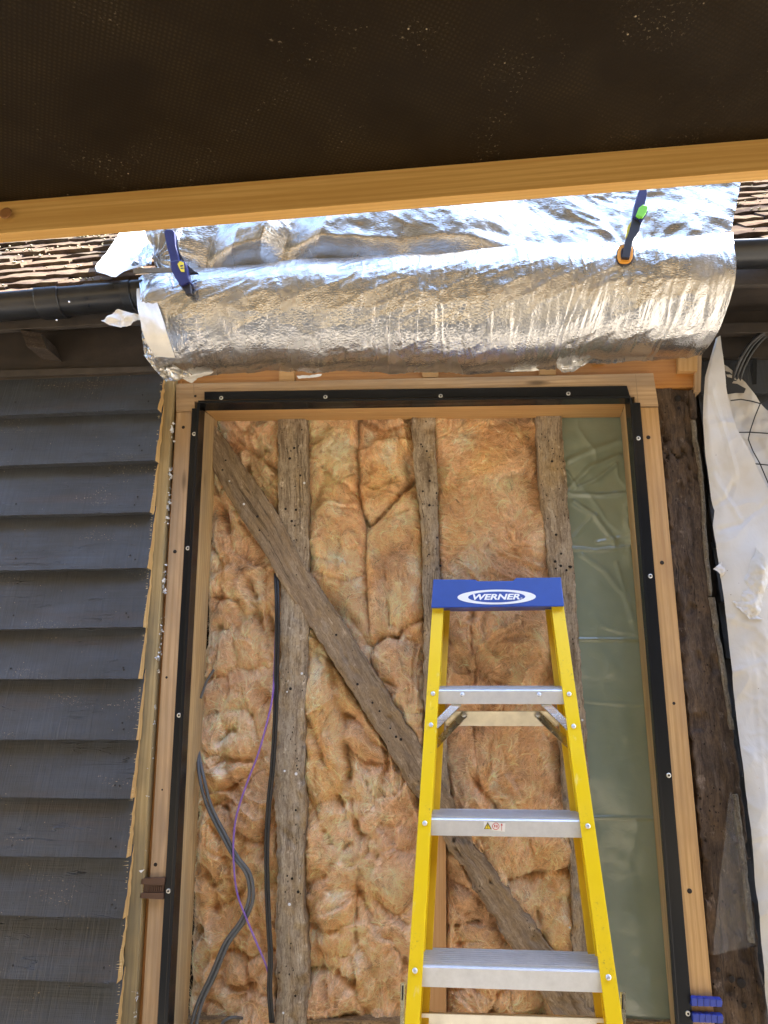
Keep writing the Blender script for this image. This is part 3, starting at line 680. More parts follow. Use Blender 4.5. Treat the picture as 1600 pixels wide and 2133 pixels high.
for (x, Y, z) in lich:
    for q in range(random.randint(3, 14)):
        c = np.array([x + random.uniform(-0.08, 0.08), Y + 0.002 + abs(random.gauss(0, 0.012)), 0]); c[2] = z + (c[1] - Y) * 0.95 + 0.004
        r = random.uniform(0.002, 0.007); k = len(V)
        pts = [np.array(p) for p in ((1, 0, 0), (-1, 0, 0), (0, 1, 0), (0, -1, 0), (0, 0, 0.8), (0, 0, -0.8))]
        V += [c + r * p * random.uniform(0.6, 1.3) for p in pts]
        F += [(k + a_, k + b_, k + c_) for a_, b_, c_ in ((0, 2, 4), (2, 1, 4), (1, 3, 4), (3, 0, 4), (2, 0, 5), (1, 2, 5), (3, 1, 5), (0, 3, 5))]
tag(mk('lichen', V, F, M['lichen'], roof), kind='stuff')
bm = bmesh.new(); bmesh.ops.create_icosphere(bm, subdivisions=3, radius=0.018)
for v in bm.verts:
    d = v.co.normalized(); v.co *= 1 + 0.25 * math.sin(d.x * 9 + d.z * 7) * math.cos(d.y * 8)
    v.co.z *= 0.8; v.co += Vector((P(171, 487, 2.62)))
bm_obj('moss_clump', bm, M['moss'], roof, True)

# ------------------------------------------------------------------ oak frame around the opening
oak = thing('oak_frame', 'pale new oak outer frame of head and two posts round the black door frame', 'door surround', (0, 2.26, 0.45))
YO = YF + 0.006
prism('oak_head', [P(a_, b_, YO) for a_, b_ in ((366, 799), (367, 857), (406, 856.5), (406, 836), (1322, 826), (1322, 847), (1372, 846), (1361, 777))], (0, 0.09, 0), M['oak_pale'], oak, 0.0015)
beam('oak_post', bq((367.5, 859), (407, 858), (328, 2260), (288, 2260), YO), 0.09, M['oak_pale'], oak, 0.0015)
beam('oak_post', bq((1318, 848.5), (1371, 848.5), (1501, 2260), (1440, 2260), YO), 0.09, M['oak_warm'], oak, 0.0015)
hm = disc_mesh('bolt_hole', 0.0052, 0.0006, [M['hole'], M['hole']], 12, False)
for px, py, s in ((382, 890, 1), (364.5, 1149, 1.1), (1350.5, 911, 1.2), (1379, 1172, 1.15), (1404, 1465, 0.8), (1436.5, 1856, 1.25), (324, 1801, 1), (407, 825, 0.8), (347, 1411, 0.7), (338, 1645, 0.5)):
    put('bolt_hole', hm, P(px, py, YO - 0.0004), oak, sc=s)
# hairline pencil marks of the setting-out on the head
mk('pencil_line', [P(403, 800, YO - 0.0006), P(404.2, 800, YO - 0.0006), P(405, 826, YO - 0.0006), P(403.8, 826, YO - 0.0006)], [(0, 3, 2, 1)], M['brace'], oak)
mk('pencil_line', [P(1323.5, 780, YO - 0.0006), P(1324.7, 780, YO - 0.0006), P(1330, 845, YO - 0.0006), P(1328.8, 845, YO - 0.0006)], [(0, 3, 2, 1)], M['brace'], oak)
# timber wall plate above
wp = thing('wall_plate', 'orange stained timber plate with packing blocks, between foil and oak head', 'timber plate', (0, 2.3, 2.4))
beam('plate', bq((350, 745), (1455, 715), (1455, 806), (352, 826), 2.285), 0.10, M['plate'], wp, 0.002)
for x0, y0, x1, y1 in ((581, 776, 613, 797), (880, 768, 913, 789), (1124, 764, 1158, 784), (1413, 744, 1453, 776), (1236, 738, 1262, 757)):
    beam('packing_block', bq((x0, y0 - 8), (x1, y0 - 8), (x1, y1 - 3), (x0, y1 - 3), 2.262), 0.03, M['head_lining'], wp, 0.001)
beam('side_block', bq((1449, 735), (1462, 735), (1460, 815), (1447, 815), 2.27), 0.06, M['oak_pale'], wp, 0.001)

# ------------------------------------------------------------------ black metal door frame
df = thing('door_frame', 'satin black metal door frame fixed with bright screws inside the oak surround', 'door frame', (0, YF, 0.45))
def strip(name, pts_front, pts_back, mat, parent, th=0.002):
    """thin plate from two polylines of the same length"""
    V = list(pts_front) + list(pts_back); n = len(pts_front)
    bm = bmesh.new(); v = [bm.verts.new(tuple(p)) for p in V]
    fs = [bm.faces.new((v[k], v[k + 1], v[n + k + 1], v[n + k])) for k in range(n - 1)]
    bmesh.ops.recalc_face_normals(bm, faces=bm.faces)
    bmesh.ops.solidify(bm, geom=bm.faces[:], thickness=th)
    box_uv(bm, Vector(tuple(pts_front[-1] - pts_front[0])))
    return bm_obj(name, bm, mat, parent)
BK = M['frame_black']
beam('head_flange', bq((425.7, 816), (1306, 803.4), (1312, 823.5), (425.7, 832.5), YF), 0.004, BK, df, 0.0008)
beam('head_lip', bq((412.5, 834), (1313.5, 823.8), (1313.8, 829), (413, 839.5), YF - 0.009), 0.012, BK, df, 0.0015)
beam('jamb_flange', bq((400, 850.5), (412, 850), (337, 2260), (320, 2260), YF), 0.004, BK, df, 0.0008)
beam('jamb_lip', bq((410.3, 838), (416, 838), (342.5, 2260), (334.5, 2260), YF - 0.008), 0.011, BK, df, 0.0015)
beam('jamb_flange', bq((1317, 838.4), (1333.7, 838.4), (1455, 2260), (1424, 2260), YF), 0.004, BK, df, 0.0008)
beam('jamb_lip', bq((1311.5, 828), (1317, 828), (1425, 2260), (1418, 2260), YF - 0.008), 0.011, BK, df, 0.0015)
sm = disc_mesh('screw', 0.0066, 0.0022, [M['screw'], M['hole']], 16)
for px, py in ((404.7, 904), (391.5, 1142), (373.2, 1490), (351, 1856), (1329.7, 913), (1354.7, 1200), (1393, 1615), (1433, 2111), (461, 829), (678, 827), (918, 825), (1184, 820)):
    put('screw', sm, P(px, py, YF - 0.0003), df, rot=(0, random.random() * 3, 0))
# timber lining between metal frame and studs
ln = thing('lining_frame', 'square sawn softwood lining inside the black frame, in front of the insulation', 'timber lining', (0, YL, 0.5))
def hexq(name, fq, bq_, mat, parent, bevel=0.0015):
    bm = bmesh.new(); hexa(bm, list(fq) + list(bq_), bevel); bmesh.ops.recalc_face_normals(bm, faces=bm.faces)
    q_ = [np.asarray(p) for p in fq]; ax = (q_[1] - q_[0]) if np.linalg.norm(q_[1] - q_[0]) > np.linalg.norm(q_[3] - q_[0]) else (q_[3] - q_[0])
    box_uv(bm, ax); return bm_obj(name, bm, mat, parent)
a0, a1, a2, a3 = P(426, 856, YL), P(363, 2133, YL), P(449.5, 873, YS), P(387, 2133, YS)
ext = lambda a, b: b + (b - a) * 0.09
a1 = ext(a0, a1); a3 = ext(a2, a3); o_ = np.array([-0.04, 0, 0])
hexq('lining_post', [a0 + o_, a1 + o_, a1, a0], [a2 * 0 + np.array([a0[0] - 0.04, YS + .02, a2[2]]), np.array([a1[0] - 0.04, YS + .02, a3[2]]), a3 + (0, .02, 0), a2 + (0, .02, 0)], M['lining'], ln)
b0, b1, b2, b3 = P(1301.5, 842, YL), P(1408.5, 2133, YL), P(1295, 865, YS), P(1401, 2133, YS)
b1 = ext(b0, b1); b3 = ext(b2, b3); o_ = np.array([0.04, 0, 0])
hexq('lining_post', [b0, b1, b1 + o_, b0 + o_], [b2 + (0, .02, 0), b3 + (0, .02, 0), b3 + o_ + (0, .02, 0), b2 + o_ + (0, .02, 0)], M['lining'], ln)
c0, c1, c2, c3 = P(427, 856, YL), P(1301.5, 841.5, YL), P(449, 873.5, YS), P(1295, 865, YS); o_ = np.array([0, 0, 0.04])
hexq('lining_head', [c0 + o_, c0, c1, c1 + o_], [c2 + o_ + (0, .02, 0), c2 + (0, .02, 0), c3 + (0, .02, 0), c3 + o_ + (0, .02, 0)], M['head_lining'], ln)

YR = YF + 0.002; t2 = np.array([0.002, 0, 0]); tz = np.array([0, 0, 0.002])
f0, f1, k0, k1 = P(413, 838.6, YR), P(1313.6, 828.6, YR), P(427, 856.5, YL + 0.003), P(1301.5, 842, YL + 0.003)
hexq('head_reveal', [f0 + tz, f0, f1, f1 + tz], [k0 + tz, k0, k1, k1 + tz], BK, df, 0)
f0, f1, k0, k1 = P(413, 838.6, YR), P(339, 2260, YR), P(427, 856.5, YL + 0.003), ext(P(426, 856, YL + .003), P(363, 2133, YL + 0.003))
hexq('jamb_reveal', [f0 - t2, f1 - t2, f1, f0], [k0 - t2, k1 - t2, k1, k0], BK, df, 0)
f0, f1, k0, k1 = P(1313.6, 828.6, YR), P(1421, 2260, YR), P(1301.5, 842, YL + 0.003), ext(P(1301.5, 842, YL + .003), P(1408.5, 2133, YL + 0.003))
hexq('jamb_reveal', [f0, f1, f1 + t2, f0 + t2], [k0, k1, k1 + t2, k0 + t2], BK, df, 0)

# plastic packers
pk = thing('plastic_packer', 'dark brown ridged plastic packer wedged behind the left black jamb', 'packer', P(317, 1852, 2.24))
beam('bar', bq((294, 1830), (344, 1829), (342, 1843), (292, 1842), 2.243), 0.02, M['packer_brown'], pk, 0.001)
beam('bar', bq((292, 1860), (341, 1860), (340, 1874), (290, 1871), 2.243), 0.02, M['packer_brown'], pk, 0.001)
beam('web', bq((296, 1842), (342, 1842), (341, 1861), (294, 1860), 2.249), 0.01, M['packer_brown'], pk, 0)
for k in range(9):
    x = 306 + k * 4; beam('rib', bq((x, 1846), (x + 1.8, 1846), (x + 1.2, 1858), (x - 0.6, 1858), 2.246), 0.006, M['packer_brown'], pk, 0)
for nm, y0, y1, x0, x1 in (('upper', 2079, 2096, 1441, 1505), ('lower', 2112, 2130, 1444, 1507)):
    pk = thing('plastic_packer', 'blue castellated plastic packer at the foot of the right oak post, %s of the two' % nm, 'packer', P((x0 + x1) / 2, y1, 2.23), 'blue plastic packers')
    for k in range(5):
        xa = x0 + (x1 - x0) * k / 5; xb = x0 + (x1 - x0) * (k + 0.93) / 5
        beam('block', bq((xa, y0 + k * 0.7), (xb, y0 + k * 0.7), (xb, y1 + k * 0.4), (xa, y1 + k * 0.4), 2.236), 0.02, M['packer_blue'], pk, 0.0012)
    beam('bar', bq((x0, y0 + 5), (x1, y0 + 7), (x1, y1 - 3), (x0, y1 - 5), 2.241), 0.015, M['packer_blue'], pk, 0.0005)

# ------------------------------------------------------------------ old timbers inside the opening
def old_slab(name, A, B, Yf, thick, mat, parent, step=0.006, rough=0.0022, edge=0.004, seed=0, chips=0.5, worms=1.0, tilt=0.0, crack=0.0035, rot=0.0):
    A = np.array([P(*p, Yf) for p in A]); B = np.array([P(*p, Yf) for p in B])
    L = max(np.linalg.norm(np.diff(A, axis=0), axis=1).sum(), np.linalg.norm(np.diff(B, axis=0), axis=1).sum())
    n = max(12, int(L / step)); A = resample(A, n); B = resample(B, n)
    Wd = np.linalg.norm(B - A, axis=1).mean(); m_ = max(8, int(Wd / step) + 2)
    s_ = np.linspace(0, L, n)
    ea = edge * (fbm(s_ * 9, s_ * 0 + seed, seed, 2) * 0.3 + fbm(s_ * 34, s_ * 0 + seed, seed, 3) * 0.3 + fbm(s_ * 60, s_ * 0 + seed + 5, seed + 1, 3) * 0.3); eb = edge * (fbm(s_ * 9, s_ * 0 + seed + 20, seed + 2, 2) * 0.3 + fbm(s_ * 34, s_ * 0 + seed + 3, seed + 2, 3) * 0.3 + fbm(s_ * 60, s_ * 0 + seed + 9, seed + 3, 3) * 0.3)
    rt1 = 1 + 0.5 * rot * sstep(0.45, 0.70, s_ / L); ea = ea * rt1; eb = eb * rt1
    dirw = (B - A) / np.linalg.norm(B - A, axis=1)[:, None]
    A = A + dirw * ea[:, None]; B = B + dirw * eb[:, None]
    t_ = np.linspace(0, 1, m_); t_ = 0.5 - 0.5 * np.cos(np.pi * t_) * (0.6 + 0.4 * np.abs(np.cos(np.pi * t_)))
    G = A[:, None] + (B - A)[:, None] * t_[None, :, None]
    U = s_[:, None] + 0 * t_[None]; Wm = (t_ * Wd)[None] + 0 * s_[:, None]
    d = np.minimum(Wm, Wd - Wm)
    rt_ = 1 + rot * sstep(0.45, 0.70, U / L); chips = chips * rt_; rough = rough * (1 + 0.35 * (rt_ - 1)); crack = crack * rt_
    h = -0.003 * np.clip(1 - d / 0.004, 0, 1) ** 2
    h += 0.6 * rough * fbm(U * 9, Wm * 50, seed, 4) + rough * 0.4 * fbm(U * 40, Wm * 90, seed + 2, 3)
    cr = np.abs(fbm(U * 2.2, Wm * 28 + 0.4 * fbm(U * 5, Wm * 9, seed), seed + 4, 3)); cm = sstep(0.1, 0.35, fbm(U * 4, Wm * 7, seed + 6, 2))
    h -= crack * chips * np.exp(-(cr / 0.03) ** 2) * cm
    ch = fbm(U * 12, Wm * 22, seed + 5, 3); h -= 0.007 * chips * sstep(0.55, 0.8, ch)
    h -= 0.012 * chips * sstep(0.25, 0.7, fbm(U * 18, Wm * 0 + 3, seed + 7, 3)) * np.clip(1 - d / 0.016, 0, 1)
    G[..., 1] -= h
    G[..., 1] += tilt * (t_[None] - 0.5)
    uv = np.stack([U + seed * 1.7, Wm + seed * 0.9], -1)
    V = G.reshape(-1, 3); F = [grid_faces(n, m_)]; uvs = [uv.reshape(-1, 2)]
    k = len(V); Vs = [V]
    # sides
    for side, col_ in ((0, 0), (1, m_ - 1)):
        e = G[:, col_]; b = e.copy(); b[:, 1] = Yf + thick
        Vs.append(np.stack([e, b], 1).reshape(-1, 3)); f = grid_faces(n, 2) + k
        if side == 0: f = f[:, ::-1]
        F.append(f); k += 2 * n
        uvs.append(np.stack([np.repeat(s_, 2) + seed, np.tile([0.0, thick], n) + side * 0.31 + 0.5], 1))
    for row in (0, n - 1):
        e = G[row]; b = e.copy(); b[:, 1] = Yf + thick
        Vs.append(np.stack([e, b], 1).reshape(-1, 3)); F.append(grid_faces(m_, 2) + k); k += 2 * m_
        uvs.append(np.stack([np.repeat(t_ * Wd, 2), np.tile([0.0, thick], m_)], 1))
    return mk(name, np.concatenate(Vs), np.concatenate(F), mat, parent, uv=np.concatenate(uvs), smooth=True)

sf = thing('timber_framing', 'weathered old timber studs and long diagonal brace inside the door opening', 'timber frame', (0.0, YS, 0.5))
old_slab('stud', [(578, 860), (579, 960), (579.5, 1100), (585, 1220), (582, 1384), (570, 1650), (577, 1800), (574, 1950), (573, 2140)],
         [(637, 860), (641, 1000), (643, 1190), (643, 1302), (640, 1384), (634, 1500), (635, 1640), (638, 1740), (630, 1825), (631, 1890), (639, 1950), (641, 2050), (638, 2140)], YS, 0.10, M['stud_grey'], sf, seed=1, chips=0.6, edge=0.0045, rough=0.003, rot=0.9)
old_slab('stud', [(856, 860), (864, 974), (875, 1088), (879, 1164), (883, 1290), (882, 1420), (884, 1560), (886, 1700)],
         [(904, 860), (909, 974), (914, 1088), (917, 1207), (922, 1350), (928, 1500), (936, 1620), (936, 1700)], YS, 0.10, M['stud_grey'], sf, seed=2, chips=0.6, edge=0.006)
old_slab('stud', [(1116.5, 860), (1125, 990), (1140, 1146), (1150, 1280), (1160, 1450), (1170, 1600), (1186, 1752), (1192, 1836), (1197, 1971), (1206, 2140)],
         [(1169.5, 860), (1183, 1030), (1197, 1190), (1211, 1400), (1228, 1592), (1240, 1760), (1256, 1950), (1272, 2140)], YS, 0.10, M['stud_grey'], sf, seed=3, chips=0.6, edge=0.0045, rot=1.6)
tag(beam('stud', bq((886, 1690), (929, 1690), (930, 2140), (884, 2140), YS + 0.004), 0.09, M['new_stud'], sf, 0.0015), 'newer orange softwood stud behind the ladder')
old_slab('diagonal_brace', [(443, 978), (490, 1062), (542, 1138), (586, 1218), (645, 1305), (706, 1400), (790, 1530), (852, 1636), (880, 1676), (916, 1740), (1065, 1975), (1114, 2059), (1172, 2145)],
         [(446, 882), (515, 980), (579, 1070), (643, 1190), (701, 1275), (764, 1374), (830, 1478), (884, 1566), (930, 1640), (975, 1738), (1148, 1975), (1215, 2070), (1266, 2145)], YS - 0.006, 0.045, M['brace'], sf, seed=5, chips=0.6, edge=0.006, rough=0.003, rot=2.2)
old_slab('sole_plate', [(385, 2168), (385, 2122)], [(1405, 2178), (1405, 2127)], YS + 0.02, 0.08, M['rotten'], sf, seed=6) if False else \
    beam('sole_plate', bq((375, 2124), (1405, 2128), (1408, 2230), (370, 2230), YS + 0.012), 0.08, M['rotten'], sf, 0.003)
# old nails and staple stubs
nl = disc_mesh('nail_head', 0.0032, 0.0012, [M['foam'], M['foam']], 8, False)
for px, py in ((478, 1002), (508, 1050), (634, 1006), (598, 1441), (629, 1403), (593, 1606), (617, 1612), (590, 2110), (1187, 1742 + 190), (603, 1884), (1213, 1500)):
    put('nail_head', nl, P(px, py, YS - 0.010), sf, sc=random.uniform(0.8, 1.4))
nhole = disc_mesh('nail_hole', 0.0042, 0.0006, [M['hole'], M['hole']], 9, False)
for k in range(70):
    q = k % 5
    if q == 0: px, py = random.uniform(586, 632), random.uniform(885, 1190)
    elif q == 1: px, py = random.uniform(582, 630), random.uniform(1330, 2100)
    elif q == 2: py = random.uniform(890, 1190); px = random.uniform(868, 900) + (py - 870) * 0.06
    elif q == 3: py = random.uniform(890, 1190); px = random.uniform(1124, 1166) + (py - 870) * 0.08
    else: t_ = random.random(); px, py = 460 + 385 * t_ + random.uniform(-14, 14), 945 + 625 * t_ + random.uniform(-14, 14)
    put('nail_hole', nhole, P(px, py, YS - (0.0095 if q == 4 else 0.0035)), sf, (0, 0, 0), random.uniform(0.35, 1.15))
for k in range(44):
    if k < 22: px, py = random.uniform(584, 634), random.uniform(890, 1180)
    elif k < 34: px, py = random.uniform(584, 630), random.uniform(1220, 2100)
    else: px, py = random.uniform(1130, 1165) + (0 if k < 40 else 20), random.uniform(890, 1150)
    a = P(px, py, YS - 0.004); d = np.array([random.gauss(0, 1), -0.4, random.gauss(0, 1)]); d *= random.uniform(0.003, 0.008) / np.linalg.norm(d)
    tube('staple', [a, a + d * 0.6 + np.array([0, -0.003, 0]), a + d], 0.0006, M['steel'], sf, n=5, sides=4)

# ------------------------------------------------------------------ glass wool batts
PAL = dict(peach=(0.82, 0.525, 0.295), cream=(0.93, 0.72, 0.50), brown=(0.55, 0.335, 0.185), gold=(0.78, 0.455, 0.18), pink=(0.76, 0.475, 0.295))
def pxz(pts): return [(p[0], p[2]) for p in (P(a_, b_, YI) for a_, b_ in pts)]
def batt(label, Lp, Rp, creases, bulges=(), seed=0, res=0.0026, tint=(0.5, 0.5, 0.5), fibres=2600, lobe=(0.10, 0.17), amp=1.0, white=()):
    root = thing('insulation_batt', label, 'insulation', P((Lp[-1][0] + Rp[-1][0]) / 2, Lp[-1][1], YI), 'glass wool insulation batts between the studs')
    Lp = np.array(Lp, float); Rp = np.array(Rp, float); y0, y1 = max(Lp[0, 1], Rp[0, 1]), min(Lp[-1, 1], Rp[-1, 1])
    pxm = FPX / 2.5
    n = int((y1 - y0) / pxm / res); wpx = np.max(np.interp(np.linspace(y0, y1, 40), Rp[:, 1], Rp[:, 0]) - np.interp(np.linspace(y0, y1, 40), Lp[:, 1], Lp[:, 0]))
    m_ = int(wpx / pxm / res)
    py = np.linspace(y0, y1, n)[:, None]; xl = np.interp(py, Lp[:, 1], Lp[:, 0]); xr = np.interp(py, Rp[:, 1], Rp[:, 0])
    u = np.linspace(0, 1, m_)[None, :]; px = xl + (xr - xl) * u; py = py + 0 * u
    G = PV(px, py, np.full(px.shape, YI)); x, z = G[..., 0], G[..., 2]
    s = seed
    wx = x + 0.035 * fbm(x * 7, z * 5, s, 3) + 0.006 * fbm(x * 28, z * 28, s + 1, 3); wz = z + 0.045 * fbm(x * 6 + 9, z * 5, s + 2, 3) + 0.006 * fbm(x * 25 + 5, z * 25, s + 3)
    f1, f2, idv = worley(wx / (1.25 * lobe[0]) + s * 3.1, wz / (1.6 * lobe[1]) + s * 1.7, s)
    cell = np.clip((f2 - f1) / 0.7, 0, 1)
    h = 0.022 * amp * (1 - (1 - cell) ** 2.0) - 0.017 * amp + 0.014 * amp * (idv - 0.5)
    fl = 1 - np.abs(fbm(wx * 11 + 2.5 * vn(x * 4, z * 4, s), wz * 3.6, s + 4, 3)); h += 0.020 * amp * (np.clip(fl, 0, 1) ** 2.5 - 0.4) * sstep(-0.4, 0.4, vn(x * 6, z * 6, s + 6))
    wr = 1 - np.abs(fbm(wx * 9 + 3 * vn(x * 5, z * 5, s), wz * 24, s + 1, 3)); h += 0.0025 * amp * wr ** 4 * sstep(0.0, 0.5, vn(x * 7 + 3, z * 7, s + 2))
    for fz, fx_, A_, sd_ in ((5.0, 2.2, 0.018, 1), (8.0, -3.5, 0.0035, 4)):
        ph = wz * fz + wx * fx_ + 1.1 * fbm(x * 4.5, z * 3.2, s + sd_, 3) + s * 0.37; sw = ph - np.floor(ph)
        h += A_ * amp * (sw ** 1.6 - 0.35) * (1 - sstep(0.90, 1.0, sw)) * sstep(-0.15, 0.35, fbm(x * 5 + sd_, z * 4, s + sd_ + 2, 2))
    h += 0.006 * fbm(wx * 11, wz * 9, s + 5, 3) + 0.022 * amp * fbm(wx * 7.5, wz * 4.2, s + 3, 2) + 0.0008 * fbm(wx * 70, wz * 30, s + 2, 3)
    fa = np.pi / 2 + 2.4 * fbm(x * 6, z * 4, s + 2, 3); fl1 = lic(x, z, fa, s + 40, 14); fl2 = lic(x, z, fa + 0.9 * vn(x * 14, z * 14, s), s + 60, 5)
    h += 0.0011 * fl1 + 0.0006 * fl2
    for pts, depth, wd in creases:
        d = seg_dist(x + 0.004 * fbm(x * 40, z * 40, s), z + 0.004 * fbm(x * 40 + 7, z * 40, s + 1), pxz(pts))
        vy_ = 0.25 + 0.75 * sstep(-0.5, 0.45, fbm(x * 14 + depth * 90, z * 14, s + 3, 2)); h -= vy_ * (0.85 * depth * np.exp(-(d / (wd * 0.9)) ** 1.3) + 0.75 * depth * np.exp(-(d / (wd * 2.8)) ** 1.6))
    for (bx, by), (rx, ry), hb in bulges:
        c = P(bx, by, YI); e = ((x - c[0]) / (rx / pxm)) ** 2 + ((z - c[2]) / (ry / pxm)) ** 2 + 0.25 * fbm(x * 22, z * 22, s)
        h += hb * np.sqrt(np.clip(1 - e, 0, 1))
    ed = np.minimum(u * (xr - xl), (1 - u) * (xr - xl)) / pxm
    h -= 0.045 * np.exp(-(ed / 0.010) ** 1.2)
    h = np.where(h > 0.03, 0.03 + 0.025 * np.tanh((h - 0.03) / 0.025), np.maximum(h, -0.08))
    G[..., 1] -= h
    # colour of the wool itself: binder-rich peach, gold, brown-stained and pale patches
    a_ = fbm(wx * 6, wz * 4, s + 7, 4) * 0.5 + 0.5; b_ = fbm(wx * 8 + 3, wz * 7, s + 9, 4) * 0.5 + 0.5; c_ = fbm(wx * 13, wz * 11, s + 11, 4) * 0.5 + 0.5; d_ = fbm(wx * 4 + 8, wz * 3, s + 12, 3) * 0.5 + 0.5
    P_ = {k: np.array(v) for k, v in PAL.items()}
    col = P_['peach'] * np.ones(x.shape + (1,))
    def lay(c, m): return col * (1 - m[..., None]) + P_[c] * m[..., None]
    col = lay('gold', sstep(0.4 - 0.4 * tint[0], 1.15 - 0.4 * tint[0], a_) * 0.7)
    col = lay('brown', sstep(0.5 - 0.4 * tint[1], 1.3 - 0.4 * tint[1], b_) * 0.8)
    col = lay('pink', sstep(0.4, 1.0, d_) * 0.5)
    col = lay('cream', sstep(0.62 - 0.3 * tint[2], 1.3 - 0.3 * tint[2], c_) * 0.6)
    for (bx, by), (rx, ry) in white:
        c = P(bx, by, YI); e = ((x - c[0]) / (rx / pxm)) ** 2 + ((z - c[2]) / (ry / pxm)) ** 2 + 0.9 * fbm(wx * 30, wz * 20, s + 3, 4)
        m = sstep(1.7, -0.2, e)[..., None] * 0.6; col = col * (1 - m) + np.array((0.96, 0.79, 0.61)) * m
    col = np.clip(col * (1 + 0.06 * fl1 + 0.03 * fl2)[..., None] + (np.clip(fl1 - 0.9, 0, 2) * 0.07)[..., None] * np.array((1.0, 0.95, 0.85)), 0.05, 0.9)
    uv = np.stack([x + s * 1.3, z + s * 2.1], -1)
    o = mk('wool', G.reshape(-1, 3), grid_faces(n, m_)[:, ::-1], M['wool'], root, uv=uv.reshape(-1, 2), smooth=True, col=col.reshape(-1, 3))
    # loose fibres lying on the wool
    K = 9; PER = 9; NW = fibres // 2; N = NW * PER + fibres
    r_ = np.random.default_rng(seed + 100)
    wi = np.r_[np.repeat(np.arange(NW), PER), NW + np.arange(fibres)]; T_ = NW + fibres
    i0 = r_.integers(3, n - 3, T_); j0 = r_.integers(2, max(3, m_ - 2), T_); x0, z0 = x[i0, j0], z[i0, j0]
    a0_ = fa[i0, j0] + r_.normal(0, 0.30, T_); L0 = np.where(np.arange(T_) < NW, r_.gamma(3.5, 0.011, T_), r_.gamma(2.2, 0.007, T_)); c0_ = r_.normal(0, 0.20, T_)
    sp = np.where(wi < NW, 0.0022, 0.0)
    cx_ = x0[wi] + r_.normal(0, 1, N) * sp; cz_ = z0[wi] + r_.normal(0, 1, N) * sp * 1.5; ang = a0_[wi] + r_.normal(0, 0.16, N); cur = c0_[wi] + r_.normal(0, 0.09, N); Ls = L0[wi] * r_.uniform(0.55, 1.15, N)
    lift = r_.uniform(0.0002, 0.0035, N); pos = np.zeros((N, K, 3)); yy = G[..., 1]
    for k in range(K):
        ri = np.clip(np.round(np.interp(-cz_, -z[:, 0], np.arange(n))).astype(int), 0, n - 1)
        xa, xb = x[ri, 0], x[ri, -1]; cj = np.clip(np.round((cx_ - xa) / (xb - xa + 1e-9) * (m_ - 1)).astype(int), 0, m_ - 1)
        if k == 0: tc = col[ri, cj]
        pos[:, k, 0] = cx_; pos[:, k, 2] = cz_; pos[:, k, 1] = yy[ri, cj] - 0.0003 - lift * math.sin(math.pi * k / (K - 1)) ** 0.7
        ang = ang + cur + r_.normal(0, 0.10, N); cx_ = cx_ + np.cos(ang) * Ls / K; cz_ = cz_ + np.sin(ang) * Ls / K
    for _ in range(2): pos[:, 1:-1, 1] = (pos[:, :-2, 1] + pos[:, 1:-1, 1] + pos[:, 2:, 1]) / 3 - 0.0002
    hc = bpy.data.hair_curves.new('loose_fibres'); hc.add_curves([K] * N)
    hc.position_data.foreach_set('vector', pos.astype(np.float32).ravel())
    ra = hc.attributes.new('radius', 'FLOAT', 'POINT'); rad = np.repeat(np.where(r_.random(N) < 0.10, r_.uniform(0.0006, 0.0013, N), r_.uniform(0.00018, 0.00050, N)), K).reshape(N, K) * np.linspace(1, 0.4, K)[None]
    ra.data.foreach_set('value', rad.astype(np.float32).ravel()); hc.materials.append(M['wool_fibre'])
    ct_ = hc.attributes.new('tint', 'FLOAT_COLOR', 'CURVE'); c4 = np.ones((N, 4), np.float32); br = (np.where(r_.random(T_) < 0.07, r_.uniform(0.45, 0.75, T_), r_.uniform(0.95, 1.45, T_))[wi] * r_.uniform(0.85, 1.15, N))[:, None]; c4[:, :3] = np.clip(tc * br + r_.uniform(0, 0.12, N)[:, None] * np.array((1, 0.95, 0.85)), 0, 0.9); ct_.data.foreach_set('color', c4.ravel())
    tag(link('loose_fibres', hc, root), kind='stuff')
    return root

